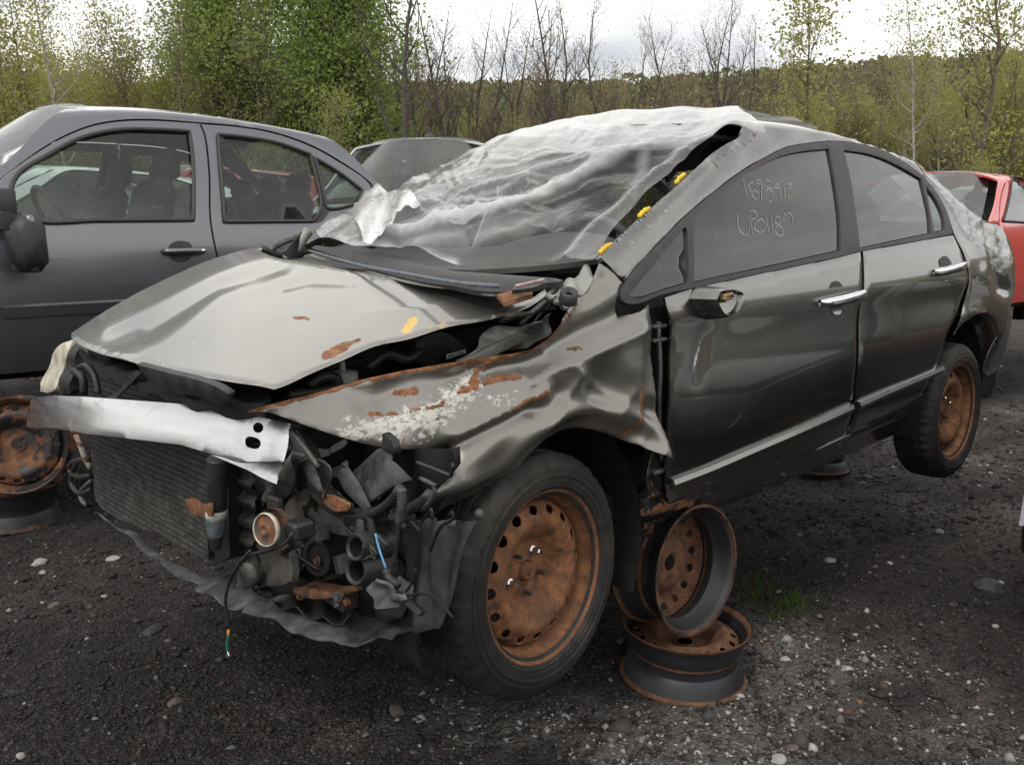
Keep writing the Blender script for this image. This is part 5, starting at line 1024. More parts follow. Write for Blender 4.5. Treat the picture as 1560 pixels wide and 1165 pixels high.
# ---------------------------------------------------------------- the other cars of the row
ROW_X = A([.726, .6877, 0]); ROW_X /= np.linalg.norm(ROW_X); ROW_Y = A([ROW_X[1], -ROW_X[0], 0])
def generic_car(name, label, mat, anchor, local, R0f, spec, glassm, interior=True, trimm=None, group=None, wheels=True, ex=ROW_X, ey=ROW_Y):
    """anchor: world point that the point `local` (x, y, z) of the car sits on"""
    o = A(anchor)-ex*local[0]-ey*local[1]-A([0, 0, local[2]]); fr = Frame(o, ex, ey, A([0, 0, 1.])); W, zb, tum = spec['W'], spec['zb'], spec['tum']; L0, L1 = spec['L']
    def S(x, z):
        lo = W-.22*(z-.62)**2; y = smin(lo, W-.02-tum*(z-zb), .05)
        return y-.12*(np.maximum(0, .1-x)/.9)**2-.10*(np.maximum(0, x-(L1-1.0))/.9)**2
    wr = W*.80
    def SFn(x, z): return smin(S(x, z), wr*np.sqrt(np.maximum(1e-4, (R0f(x)-z)/.10))-9*np.maximum(0, z-R0f(x)), .04)
    sd = Surf(fr, 1, SFn); rf = Surf(fr, 2, lambda x, y: R0f(x)-.10*(y/wr)**2)
    root = empty(name, fr.matrix()); tag(root, label, 'car', group); left = []
    for nm, out, holes in spec['panels']:
        p = patch(nm, out, sd, mat, root, step=.022 if nm == 'roof_rail' else .05, thick=.02, holes=holes, roll=.003, bstep=.02 if nm == 'roof_rail' else .03); left.append(p)
        for h in holes:
            if spec.get('seal'):
                c = curve([sd.par(q) for q in h], .03); P = sd.pos(c[:, 0], c[:, 1], .003); m = MB(); m.tube(np.concatenate([P, P[:1]]), spec['seal'], 6, False); sl = m.build('window_seal', M_BLACKTRIM, p, True)
            patch('window_glass', h, sd, glassm, p, step=.1, thick=0, roll=0, d=-.012)
    for p in left:
        q = mirror(p, root)
        for ch in p.children: mirror(ch, q)
    for nm, pts, fn, mm in spec['tops'](fr, R0f, wr, W): patch(nm, pts, Surf(fr, 2, fn), mm, root, step=.07, thick=0 if mm is glassm else .012, roll=.003)
    m = MB(); m.box(((L0+L1)/2, 0, .27), (L1-L0-.5, W*1.6, .12), bev=.03); m.box((-.1, 0, .5), (1.2, W*1.2, .5), bev=.05); m.box((L1-.5, 0, .55), (.7, W*1.3, .4), bev=.05); m.build('underbody', M_VOID, root)
    for x0, s in ((L0, -1), (L1, 1)):
        P = [(x0-s*.14, -W*.92), (x0-s*.02, -W*.7), (x0+s*.03, 0), (x0-s*.02, W*.7), (x0-s*.14, W*.92)]; c = curve(P, .1, False); m = MB(); prof = [(-.06, .24), (0, .28), (.012, .42), (0, .58), (-.05, .66)]
        m.add([(x+s*a, y, z) for x, y in c for a, z in prof], [(i*5+j, i*5+j+1, i*5+j+6, i*5+j+5) for i in range(len(c)-1) for j in range(4)]); m.build('bumper', mat, root, True)
    if interior:
        global car
        xs, xr = spec['seats']
        for y in (.36, -.36):
            b = MB(); b.box((xs+.14, y, .92), (.15, .48, .62), rotm((0, 1, 0), 14), .06, .85); b.box((xs-.16, y, .6), (.5, .48, .16), bev=.05); so = b.build('seat', M_SEAT, root, True, auto=60)
            h = MB(); h.box((xs+.27, y, 1.30), (.10, .28, .19), rotm((0, 1, 0), 10), .04, .85); h.build('headrest', M_SEAT, so, True, auto=60)
        b = MB(); b.box((xr, 0, .9), (.15, 1.2, .6), rotm((0, 1, 0), 18), .06); rs_ = b.build('rear_seat', M_SEAT, root, True, auto=60)
        for y in (.38, 0, -.38): h = MB(); h.box((xr+.13, y, 1.24), (.09, .24, .15), rotm((0, 1, 0), 12), .04); h.build('headrest', M_SEAT, rs_, True, auto=60)
        b = MB(); b.box((.62, 0, .86), (.34, W*1.55, .26), bev=.07); b.build('dashboard', M_DASH, root)
        c = A([.95, .36, .98]); sa_ = A([.9, 0, .45]); Rb_ = basis(sa_); b = MB(); b.tube([c+Rb_@A([.185*math.cos(t), .185*math.sin(t), 0]) for t in np.linspace(0, 2*math.pi, 25)], .015, 6, False); b.tube([c, c-sa_*.3], .03, 8); b.tube([c-A([0, .17, 0]), c+A([0, .17, 0])], .014, 6); b.build('steering_wheel', M_DASH, root, True)
    if wheels:
        for x in (0, spec['wb']):
            for s in (1, -1): make_wheel(root, mat4(basis((0, s, 0)), (x, s*(W-.03), .22)), nuts=())
            for s in (1, -1):
                mm = MB(); n = 16; V = [(x+.37*math.cos(math.radians(-15+210*k/n)), s*y, .26+.37*math.sin(math.radians(-15+210*k/n))) for k in range(n+1) for y in (W-.32, W-.06)]; mm.add(V, [(2*k, 2*k+1, 2*k+3, 2*k+2) for k in range(n)]); mm.build('wheel_well', M_VOID, root)
    return root, fr, sd, left
def tops_std(xh0, zh0, xc, zc, xr0, xr1, xg, zg, xe, mat, gl, film=None):
    """bonnet from xh0 to the cowl xc, screen up to the roof at xr0, roof to xr1, rear glass down to xg, boot to xe"""
    def f(fr, R, wr, W):
        hz = lambda x, y: zc-(zc-zh0)*(np.maximum(0, xc-x)/(xc-xh0))**1.5-.05*(y/W)**2
        zr0 = float(R(xr0)); zr1 = float(R(xr1)); wz = lambda x, y: zc+.02+(x-xc-.16*(y/W)**2)*(zr0-zc-.02)/(xr0-xc)-.03*(y/W)**2-.10*(y/wr)**2*np.clip((x-xc)/(xr0-xc), 0, 1.1)
        rz = lambda x, y: R(x)-.10*(y/wr)**2; gz = lambda x, y: zr1-(zr1-zg)*(x-xr1)/(xg-xr1)-.06*(y/W)**2
        bz = lambda x, y: zg-.06*(x-xg)-.05*(y/W)**2
        P = lambda *a: [('p', x, y) for x, y in a]; a, b = wr*.74, W*.9
        L = [('bonnet', P((xh0+.12, -b*.9), (xh0, 0), (xh0+.12, b*.9), (0, b), (xc+.05, b*.95), (xc, 0), (xc+.05, -b*.95), (0, -b)), hz, mat),
            ('windscreen', P((xc+.02, 0), (xc+.18, b*.95), (xr0+.12, a), (xr0, 0), (xr0+.12, -a), (xc+.18, -b*.95)), wz, gl),
            ('roof', P((xr0+.10, -a*1.02), (xr0-.02, 0), (xr0+.10, a*1.02), (xr1, a), (xr1+.06, 0), (xr1, -a)), rz, mat)]
        if xg > xr1+.01: L.append(('rear_screen', P((xr1, a), (xr1+.05, 0), (xr1, -a), (xg, -b*.85), (xg, b*.85)), gz, gl))
        if xe > xg+.05: L.append(('boot_lid', P((xg-.03, b*.86), (xg-.03, -b*.86), (xe-.1, -b*.9), (xe, 0), (xe-.1, b*.9)), bz, mat))
        return L
    return f
# ---- blue-grey saloon on the left
M_BLUE = paint('blue_grey_metallic_paint', (.145, .15, .17), metal=.82, rough=.3, dirt=.06, rust=False)
jx, jy = -780+20, 0
ja = EYEP+wray(19, 340)*4.0
FG = [(21, 275), (77, 234), (127, 209), (185, 197.5), (240, 197.5), (288, 200), (293, 236), (294.5, 335), (150, 336), (50, 336), (17, 322)]
RG = [(332, 205), (365, 208), (423, 218), (472, 235), (483, 276), (489, 316), (477, 337), (342, 338), (336.5, 267)]
QG = [(480, 241), (515, 262), (552, 290), (545, 310), (503, 318), (497, 316), (488, 272)]
RJ = lambda x: 1.63-.16*((x-1.6)/1.0)**2*np.where(x < 1.6, .75, .40)
def jp(u, v): return (u, v)
FD = [('p', .52, .26), ('p', .50, .93), (2, 276), (12, 266), (58, 232), (100, 208), (142, 192), (185, 185), (231, 184), (303, 188), (309, 200), (317, 255), (320, 340), ('p', 1.60, .60), ('p', 1.57, .26)]
RD = [(323, 340), (320, 255), (312, 200), (307, 189), (365, 194), (423, 205), (475, 224), (515, 246), (562, 279), (572, 296), (560, 318), ('p', 2.38, .85), ('p', 2.28, .62), ('p', 2.12, .45), ('p', 2.06, .26), ('p', 1.58, .26), ('p', 1.61, .60)]
RL = [('p', .30, .99), (2, 271), (12, 263), (58, 229), (100, 205), (142, 189), (185, 182), (231, 181), (305, 186), (365, 191), (423, 202), (476, 221), (516, 243), (563, 276), ('p', 2.80, 1.10), ('p', 2.75, 1.22)]+[('p', x_, float(RJ(x_))-.055) for x_ in (2.4, 2.1, 1.7, 1.4, 1.15, .98)]+[('p', .6, 1.20), ('p', .3, 1.05)]
QP = [(565, 279), (575, 296), (563, 319), ('p', 2.40, .85), ('p', 2.31, .63), ('p', 2.45, .68), ('p', 2.6, .69), ('p', 2.8, .66), ('p', 2.95, .5), ('p', 2.98, .36), ('p', 3.35, .38), ('p', 3.45, .6), ('p', 3.45, .95), ('p', 3.2, 1.05), ('p', 2.82, 1.09)]
FF = [('p', .49, .90), ('p', .51, .26), ('p', .38, .26), ('p', .34, .5), ('p', .2, .64), ('p', 0, .68), ('p', -.2, .64), ('p', -.33, .5), ('p', -.36, .38), ('p', -.7, .42), ('p', -.7, .66), ('p', -.4, .80), ('p', .2, .92)]
spec = dict(W=.885, zb=.95, tum=.42, L=(-.85, 3.55), wb=2.578, seats=(1.28, 2.25), seal=.011, panels=[('front_door', FD, [FG]), ('rear_door', RD, [RG, QG]), ('roof_rail', RL, []), ('quarter_panel', QP, []), ('front_fender', FF, [])],
    tops=tops_std(-.8, .72, .12, .97, .98, 2.42, 2.95, 1.10, 3.5, M_BLUE, M_GLASS2))
jetta, JF, jside, jl = generic_car('blue_grey_sedan', 'blue-grey sedan with black folded door mirror beside the nose of the wrecked sedan', M_BLUE, ja, (.62, .865, .95), RJ, spec, M_GLASS2)
fd = jl[0]
# black sash between the panes, handle, moulding, mirror
patch('window_sash', [(472, 233), (480, 240), (489, 272), (498, 317), (503, 320), (489, 338), (478, 339), (490, 316), (483, 276)], jside, M_BLACKTRIM, jl[1], step=.03, thick=.015, d=.004)
patch('handle_recess', [(256, 378), (262, 370), (274, 366.5), (288, 369), (294, 378), (293, 390), (284, 398), (272, 400), (261, 395), (256, 386)], jside, M_DARK, fd, step=.02, thick=.003, d=.002)
P0, P1 = jside.hit(248, 383), jside.hit(309, 382); m = MB(); dd = P1-P0
m.tube([P0+A([0, .002, 0]), P0+dd*.06+A([0, .03, 0]), P0+dd*.35+A([0, .036, 0]), P0+dd*.7+A([0, .036, 0]), P0+dd*.95+A([0, .028, 0]), P1+A([0, .004, 0])], [.013, .0155, .0165, .0165, .0165, .013], 12); hd_ = m.build('door_handle', M_BLUE, fd, True)
m = MB(); pk = P0+dd*.93+A([0, .043, 0]); m.lathe([(0, .004), (.010, .004), (.011, 0)], 14, (0, 1, 0), pk); m.build('key_lock', M_CHROME, hd_, True)
def jmould(par, xs, z0, z1):
    m = MB(); V = []
    for x in np.linspace(xs[0], xs[1], 20):
        for dz, dy in ((-.034, 0), (-.030, .012), (.02, .016), (.03, 0)): z = z0+(z1-z0)*(x-xs[0])/(xs[1]-xs[0])+dz; V.append((x, float(jside.fn(A([x]), A([z]))[0])+dy, z))
    m.add(V, [(4*i+j, 4*i+4+j, 4*i+5+j, 4*i+1+j) for i in range(19) for j in range(3)]); m.build('side_moulding', M_BLUE, par, True, auto=30)
q = jside.hit(60, 473); jmould(fd, (.54, 1.57), float(q[2]), float(q[2])+.015); jmould(jl[1], (1.62, 2.25), float(q[2])+.016, float(q[2])+.02)
pm = jside.hit(36, 372); m = MB(); m.box(pm+A([-.02, .16, -.0]), (.15, .14, .25), rotm((0, 0, 1), -20), .045, .93); mir = m.build('door_mirror', M_DARK, fd, True, auto=50)
m = MB(); m.box(pm+A([-.035, .135, 0]), (.04, .16, .255), rotm((0, 0, 1), -20), .012, .95); m.build('mirror_band', M_BLUE, mir, True, auto=50)
m = MB(); m.tube([pm+A([-.10, .0, .10]), pm+A([-.09, .12, .10])], .045, 10); pj = jside.hit(6, 318); m.box(pj+A([-.03, .01, .02]), (.16, .03, .14), bev=.01); m.build('mirror_arm', M_BLACKTRIM, mir, True, auto=50)
# ---- cars further back
def std_panels(zb, roof, xb, xrear, wb, L1, hatch=False):
    FG_ = [('p', .55, zb+.03), ('p', .95, zb+.27), ('p', 1.2, roof-.10), ('p', 1.5, roof-.085), ('p', 1.56, zb+.03)]
    RG_ = [('p', 1.66, zb+.03), ('p', 1.62, roof-.085), ('p', 2.1, roof-.11), ('p', 2.42, roof-.20 if not hatch else roof-.13), ('p', 2.5, zb+.04)]
    FDp = [('p', .48, .28), ('p', .46, zb-.02), ('p', .60, zb+.15), ('p', 1.0, roof-.14), ('p', 1.2, roof-.06), ('p', 1.59, roof-.05), ('p', 1.62, zb), ('p', 1.58, .28)]
    RDp = [('p', 1.60, .28), ('p', 1.64, zb), ('p', 1.605, roof-.05), ('p', 2.1, roof-.07), ('p', 2.5, roof-.15 if not hatch else roof-.09), ('p', 2.62, zb+.02), ('p', 2.5, .85), ('p', wb-.38, .6), ('p', wb-.42, .28)]
    RLp = [('p', .25, zb+.02), ('p', .46, zb+.0), ('p', .60, zb+.165), ('p', 1.0, roof-.125), ('p', 1.2, roof-.045), ('p', 2.1, roof-.055), ('p', 2.5, roof-.135 if not hatch else roof-.075), ('p', 2.63, zb+.03), ('p', 2.9, zb+.05), ('p', 2.7, roof-.2 if not hatch else roof-.06), ('p', 2.35, roof-.075 if not hatch else roof-.035), ('p', 1.9, roof-.03), ('p', 1.2, roof-.02), ('p', .95, roof-.09), ('p', .5, zb+.16)]
    QPp = [('p', 2.635, zb+.02), ('p', 2.52, .85), ('p', wb-.37, .6), ('p', wb-.2, .67), ('p', wb, .69), ('p', wb+.2, .67), ('p', wb+.36, .5), ('p', wb+.4, .36), ('p', L1-.12, .4), ('p', L1-.06, .8), ('p', L1-.1, zb+.02), ('p', 2.9, zb+.04)]
    FFp = [('p', .45, zb-.03), ('p', .47, .28), ('p', .38, .28), ('p', .34, .5), ('p', .2, .64), ('p', 0, .68), ('p', -.2, .64), ('p', -.33, .5), ('p', -.36, .38), ('p', -.7, .42), ('p', -.7, .66), ('p', -.4, zb-.15), ('p', .2, zb-.03)]
    return [('front_door', FDp, [FG_]), ('rear_door', RDp, [RG_]), ('roof_rail', RLp, []), ('quarter_panel', QPp, []), ('front_fender', FFp, [])]
def std_car(name, label, mat, anchor, local, roof=1.46, zb=.93, W=.86, hatch=False, group=None, L1=3.45, gl=None, ex=ROW_X, ey=ROW_Y):
    R = lambda x: roof-.10*((x-1.5)/1.0)**2*np.where(x < 1.5, 1., .5 if not hatch else .15)
    sp = dict(W=W, zb=zb, tum=.42, L=(-.82, L1), wb=2.55, seats=(1.28, 2.2), seal=.010, panels=std_panels(zb, roof, 0, 0, 2.55, L1, hatch),
        tops=tops_std(-.78, zb-.23, .12, zb, 1.0, 2.5 if not hatch else 2.75, 2.95, zb+.08, L1-.05, mat, gl or M_GLASS2))
    return generic_car(name, label, mat, anchor, local, R, sp, gl or M_GLASS2, group=group, ex=ex, ey=ey)
M_SILV0 = paint('dark_green_paint', (.025, .035, .032), metal=.3, rough=.35, dirt=.1, rust=False)
M_RED = paint('bright_red_paint', (.64, .014, .012), metal=.0, rough=.28, dirt=.05, rust=False)
red = std_car('red_hatchback', 'bright red car behind the rear end of the wrecked grey sedan', M_RED, EYEP+wray(1520, 342)*7.0, (.40, .83, .93), roof=1.45, hatch=True)
neigh = std_car('dark_sedan', 'dark car cut off by the right edge, only its pale bumper corner showing', M_SILV0, EYEP+wray(1578, 760)*3.1, (-.60, -.78, .45), roof=1.45)
m = MB(); lip_ = lambda u, v: (neigh[1].R@(EYEP+wray(u, v)*3.0-neigh[1].o))
for a_, b_ in (((1552, 800), (1562, 745)),): m.add([lip_(1552, 800), lip_(1600, 806), lip_(1600, 740), lip_(1561, 748), lip_(1552, 800)+A([.1, .1, 0]), lip_(1600, 806)+A([.1, .1, 0]), lip_(1600, 740)+A([.1, .1, 0]), lip_(1561, 748)+A([.1, .1, 0])], [(0, 1, 2, 3), (7, 6, 5, 4), (0, 3, 7, 4), (3, 2, 6, 7), (2, 1, 5, 6), (1, 0, 4, 5)])
m.build('bumper_lip', simple('pale_lilac_plastic', (.34, .33, .37), .5), neigh[0])
M_SILV = paint('pale_grey_paint', (.46, .47, .49), metal=.15, rough=.4, dirt=.08, rust=False)
suv = std_car('grey_minivan', 'pale grey car with roof aerial seen between the blue-grey sedan and the plastic sheet', M_SILV, EYEP+wray(566, 219)*8.6, (1.16, -.56, 1.665), roof=1.72, zb=1.05, W=.90, hatch=True, ex=A([.14, .99, 0])/math.hypot(.14, .99), ey=A([.99, -.14, 0])/math.hypot(.14, .99))
sr, sf = suv[0], suv[1]
m = MB(); c_ = A([1.25, 0.0, 1.70]); m.lathe([(0, .13), (.012, .125), (.012, .07), (.045, .05), (.055, .0), (0, 0)], 12, (0, 0, 1), c_); m.build('roof_aerial', M_BLACKTRIM, sr, True, auto=50)
M_YEL = paint('taxi_yellow_paint', (.62, .46, .05), metal=0., rough=.4, dirt=.1, rust=False)
yel = std_car('yellow_car', 'yellow car seen through the windscreen of the red car', M_YEL, EYEP+wray(1449, 280)*10.8, (1.2, -.50, 1.45), roof=1.47)
M_WHITE = paint('white_paint', (.72, .73, .73), metal=0., rough=.4, dirt=.1, rust=False)
M_RED2 = paint('faded_red_paint', (.36, .03, .025), metal=0., rough=.4, dirt=.1, rust=False)
std_car('white_car', 'white car seen through the front window of the blue-grey sedan', M_WHITE, EYEP+wray(150, 300)*7.6, (1.4, .8, 1.15))
std_car('faded_red_car', 'dull red car seen through the rear side window of the blue-grey sedan', M_RED2, EYEP+wray(330, 290)*10.5, (1.2, .8, 1.15), roof=1.5, hatch=True)
# ---------------------------------------------------------------- woodland
def m_leaf(name, c1, c2, c3):
    t = NT(name); N, L = t.N, t.L
    g = N.new('ShaderNodeNewGeometry'); oi = N.new('ShaderNodeObjectInfo')
    r = t.math('FRACT', t.math('ADD', t.math('MULTIPLY', g.outputs['Random Per Island'], .75), t.math('MULTIPLY', oi.outputs['Random'], .55)))
    c = t.ramp(r, [(.05, c1), (.5, c2), (.95, c3)])
    N.remove(t.b); d = N.new('ShaderNodeBsdfDiffuse'); tl = N.new('ShaderNodeBsdfTranslucent'); m = N.new('ShaderNodeMixShader'); m.inputs[0].default_value = .5
    L.new(c, d.inputs[0]); L.new(c, tl.inputs[0]); L.new(d.outputs[0], m.inputs[1]); L.new(tl.outputs[0], m.inputs[2]); L.new(m.outputs[0], t.out.inputs[0]); return t.m
M_BARK = simple('grey_brown_bark', (.15, .125, .105), .9, var=.4, sc=6)
M_BARKD = simple('dark_bark', (.085, .07, .06), .9, var=.4, sc=6)
M_BIRCH = simple('pale_birch_bark', (.36, .34, .31), .8, var=.45, sc=5)
M_TWIG = simple('red_brown_twigs', (.22, .155, .115), .9, var=.4, sc=2)
M_LGREEN = m_leaf('fresh_green_leaves', (.19, .27, .075), (.26, .35, .10), (.33, .40, .14))
M_LYEL = m_leaf('yellow_green_buds', (.30, .32, .10), (.38, .38, .13), (.45, .42, .18))
M_LOLIVE = m_leaf('olive_buds', (.22, .22, .11), (.30, .28, .14), (.36, .32, .18))
M_LBRN = m_leaf('rusty_catkins', (.26, .19, .12), (.32, .24, .15), (.38, .29, .19))
def grow(r, H, lean, nb, b0, blen, up, lev, r0, twig=True):
    """returns (branch tubes, twig tips)"""
    segs, tips = [], []
    n = 9; P = [A([0, 0, -.3])]; d = A([lean[0], lean[1], 1.])
    for k in range(n): d = d+A([r.normal(0, .07), r.normal(0, .07), 0]); P.append(P[-1]+d/np.linalg.norm(d)*H/n)
    P = A(P); R = r0*(1-np.linspace(0, 1, n+1)**.9*.93); segs.append((P, R, 6))
    def branch(p, d, L, rr, lv):
        m = 4; Q = [p]; dd = d.copy()
        for k in range(m): dd = dd+A([r.normal(0, .16), r.normal(0, .16), up*.16+r.normal(0, .08)]); dd /= np.linalg.norm(dd); Q.append(Q[-1]+dd*L/m)
        Q = A(Q); segs.append((Q, rr*(1-np.linspace(0, 1, m+1)*.8), 4 if lv > 1 else 3))
        if lv == 0: tips.append(Q[-1]); tips.append(Q[2]); return
        for k in range(3 if lv > 1 else 4):
            j = r.integers(1, m+1); b = Q[j]; e = dd+A([r.normal(0, .55), r.normal(0, .55), r.normal(.1, .35)]); e /= np.linalg.norm(e); branch(b, e, L*r.uniform(.45, .75), rr*.5, lv-1)
        tips.append(Q[-1])
    for k in range(nb):
        t = b0+(1-b0)*(k+r.uniform(0, 1))/nb; i = min(n-1, int(t*n)); f = t*n-i; p = P[i]*(1-f)+P[i+1]*f
        a = r.uniform(0, 2*np.pi); e = A([math.cos(a), math.sin(a), r.uniform(.35, 1.0)*up]); e /= np.linalg.norm(e); L = blen*H*(1.15-t*.85)*r.uniform(.6, 1.2)
        branch(p, e, L, max(.012, r0*(1-t)*.5+.008), lev)
    return segs, A(tips)
def tubes_mesh(name, segs, mat):
    V, F, o = [], [], 0
    for P, R, n in segs:
        m = len(P); T = np.gradient(P, axis=0); T /= np.linalg.norm(T, axis=1, keepdims=True)+1e-9; ref = A([1., .3, .1]); a = np.cross(T, ref); a /= np.linalg.norm(a, axis=1, keepdims=True)+1e-9; b = np.cross(T, a)
        for k in range(n): t = 2*np.pi*k/n; V.append(P+R[:, None]*(math.cos(t)*a+math.sin(t)*b))
        for i in range(m-1):
            for k in range(n): F.append((o+k*m+i, o+((k+1) % n)*m+i, o+((k+1) % n)*m+i+1, o+k*m+i+1))
        o += m*n
    me = bpy.data.meshes.new(name); me.from_pydata(np.concatenate(V).tolist(), [], F); me.materials.append(mat); me.polygons.foreach_set('use_smooth', [True]*len(F)); return me
def leaf_mesh(name, C, size, mat, r, flat=.0):
    n = len(C); a = r.normal(0, 1, (n, 3)); a /= np.linalg.norm(a, axis=1, keepdims=True); b = np.cross(a, r.normal(0, 1, (n, 3))); b /= np.linalg.norm(b, axis=1, keepdims=True)+1e-9; s = (size*r.uniform(.6, 1.4, n))[:, None]
    V = np.stack([C-a*s, C+b*s*.55, C+a*s, C-b*s*.55], 1).reshape(-1, 3); me = bpy.data.meshes.new(name); F = np.arange(4*n).reshape(-1, 4)
    me.from_pydata(V.tolist(), [], F.tolist()); me.materials.append(mat); return me
def crown_pts(tips, per, spread, r):
    i = r.integers(0, len(tips), int(per)); return tips[i]+r.normal(0, spread, (int(per), 3))*A([1, 1, .8])
# prototypes: (trunk mesh, crown mesh)
PROTO = {}
def proto(kind, seed, H, nb, b0, blen, up, lev, r0, bark, leaf, nleaf, spread, size, twigs=True):
    r = np.random.default_rng(seed); segs, tips = grow(r, H, (r.normal(0, .05), r.normal(0, .05)), nb, b0, blen, up, lev, r0)
    main = segs[:1]+[s for s in segs[1:] if s[2] == 4 or lev < 2]; tw = [s for s in segs[1:] if s[2] == 3]
    tm = tubes_mesh('trunk', segs, bark)
    cm = leaf_mesh('crown', crown_pts(tips, nleaf, spread, r), size, leaf, r) if nleaf else None
    PROTO.setdefault(kind, []).append((tm, cm))
for k in range(4): proto('bare', 20+k, 11.5, 20, .28, .20, 1.2, 2, .13, M_BARKD, M_LOLIVE, 500, .3, .03)
for k in range(4): proto('olive', 30+k, 9.5, 22, .2, .22, 1.1, 2, .11, M_BARK, M_LOLIVE, 2400, .34, .05)
for k in range(4): proto('green', 40+k, 11., 24, .18, .24, .9, 2, .13, M_BARK, M_LGREEN, 9500, .42, .07)
for k in range(3): proto('yellow', 50+k, 8.5, 24, .12, .22, 1.0, 2, .10, M_BARK, M_LYEL, 4500, .36, .055)
for k in range(2): proto('brown', 60+k, 9., 22, .2, .22, 1.2, 2, .10, M_BARK, M_LBRN, 2600, .32, .042)
for k in range(2): proto('birch', 70+k, 10.5, 20, .35, .16, 1.0, 2, .09, M_BIRCH, M_LYEL, 2400, .34, .042)
for k in range(2): proto('sapling', 80+k, 4.6, 26, .05, .3, 1.6, 2, .045, M_BARK, M_LYEL, 3200, .16, .028)
KIND = dict(bare=('tall bare dark tree', 'bare trees'), olive=('thin tree with olive buds', 'olive-budded trees'), green=('fresh-green leafy tree', 'green leafy trees'), yellow=('yellow-green tree in young leaf', 'yellow-green trees'),
    brown=('tree with rusty brown catkins', 'catkin trees'), birch=('slim pale-barked birch', 'birches'), sapling=('low bushy yellow-green sapling', 'saplings'))
def zone(x, y):
    u = PW/2+FPX*x/y if y > 1 else 9999; d = math.hypot(x, y)
    z = 'beyond the blue-grey sedan' if u < 560 else 'behind the plastic sheet' if u < 1080 else 'above the rear roof' if u < 1400 else 'above the red car' if u < 1640 else 'far right of the yard'
    return z, ('at the wood edge' if d < 31 else 'in the front rows' if d < 40 else 'in the back rows')
def land(x, y):
    d = np.hypot(x, y); return np.clip((d-22)/30, 0, 1.3)*2.2
def tree(kind, x, y, h=1., i=None, label=None, rz=None, grp=True):
    tm, cm = PROTO[kind][(i if i is not None else rng.integers(0, 99)) % len(PROTO[kind])]
    e = empty(kind_name[kind], loc=(x, y, float(land(x, y))-.1)); e.scale = (h*rng.uniform(.9, 1.15),)*2+(h,); e.rotation_euler.z = rng.uniform(0, 6.28) if rz is None else rz
    t = bpy.data.objects.new('trunk', tm); COL.objects.link(t); t.parent = e
    if cm: c = bpy.data.objects.new('crown', cm); COL.objects.link(c); c.parent = e
    za, zb_ = zone(x, y); tag(e, label or '%s %s %s' % (KIND[kind][0], zb_, za), 'tree', '%s %s %s' % (KIND[kind][1], zb_, za) if label is None else None); return e
kind_name = dict(bare='bare_tree', olive='budding_tree', green='leafy_tree', yellow='yellow_green_tree', brown='catkin_tree', birch='birch_tree', sapling='sapling')
def at_px(u, d): return ((u-PW/2)/FPX*d, d)
# single trees the photograph shows apart
x, y = at_px(415, 34); tree('green', x, y, 1.10, 0, 'largest bright green leafy tree, above the roof of the blue-grey sedan')
x, y = at_px(525, 27); tree('sapling', x, y, 1.22, 0, 'bushy yellow-green sapling with pale stems left of the grey car with the roof aerial')
x, y = at_px(135, 30); tree('birch', x, y, 1.0, 0, 'slim white-stemmed birch above the roof of the blue-grey sedan')
x, y = at_px(1462, 30); tree('yellow', x, y, 1.35, 0, 'tallest yellow-green tree, at upper right above the red car')
x, y = at_px(640, 28); tree('bare', x, y, 1.06, 0, 'bare forked tree standing against the sky right of the green leafy tree')
x, y = at_px(1215, 31); tree('yellow', x, y, 1.15, 1, 'fan-shaped yellow-green tree above the rear roof of the wrecked sedan')
n_t = 0
def row(d0, d1, u0, u1, n, kinds, h0, h1):
    for k in range(n):
        u = u0+(u1-u0)*(k+rng.uniform(0, 1))/n; d = rng.uniform(d0, d1); x, y = at_px(u, d); tree(kinds[rng.integers(0, len(kinds))], x, y, rng.uniform(h0, h1))
row(30, 40, -150, 330, 22, ['olive', 'brown', 'yellow', 'birch', 'yellow'], .8, 1.1)
row(32, 40, 320, 580, 12, ['green', 'green', 'olive'], .9, 1.18)
row(29, 38, 580, 1120, 34, ['bare', 'bare', 'bare', 'bare', 'brown'], .58, .92)
row(30, 38, 1120, 1360, 12, ['olive', 'bare', 'brown', 'yellow'], .52, .76)
row(29, 36, 1340, 1720, 14, ['yellow', 'yellow', 'olive', 'bare', 'birch'], .66, .95)
row(40, 52, -250, 620, 34, ['olive', 'brown', 'yellow', 'yellow', 'bare'], .8, 1.1)
row(40, 56, 600, 1400, 50, ['olive', 'brown', 'bare', 'bare', 'yellow'], .5, .78)
row(38, 52, 1380, 1900, 16, ['yellow', 'olive', 'bare'], .6, .85)
row(25, 30, -100, 1650, 34, ['sapling'], .45, .95)
row(33, 46, 560, 1420, 60, ['brown', 'bare', 'olive', 'bare'], .5, .82)
row(44, 58, 560, 1420, 46, ['brown', 'olive', 'yellow', 'brown'], .6, .85)
row(34, 46, -150, 620, 24, ['brown', 'yellow', 'olive', 'bare'], .75, 1.05)
row(30, 44, 1350, 1750, 16, ['brown', 'olive', 'yellow'], .5, .75)
# the wood goes on round to the right, where the doors and glass mirror it
for k in range(34):
    a = math.radians(rng.uniform(42, 128)); d = rng.uniform(34, 48); tree(['bare', 'olive', 'brown', 'yellow'][rng.integers(0, 4)], d*math.sin(a), d*math.cos(a), rng.uniform(.32, .6))
for x, y, h_ in ((22.5, 9.6, .30), (26., 11.5, .34)): tree('bare', x, y, h_)
row(32, 42, 1060, 1430, 24, ['yellow', 'olive', 'brown'], .48, .70)
row(32, 44, 560, 1100, 26, ['brown', 'olive', 'yellow'], .42, .64)
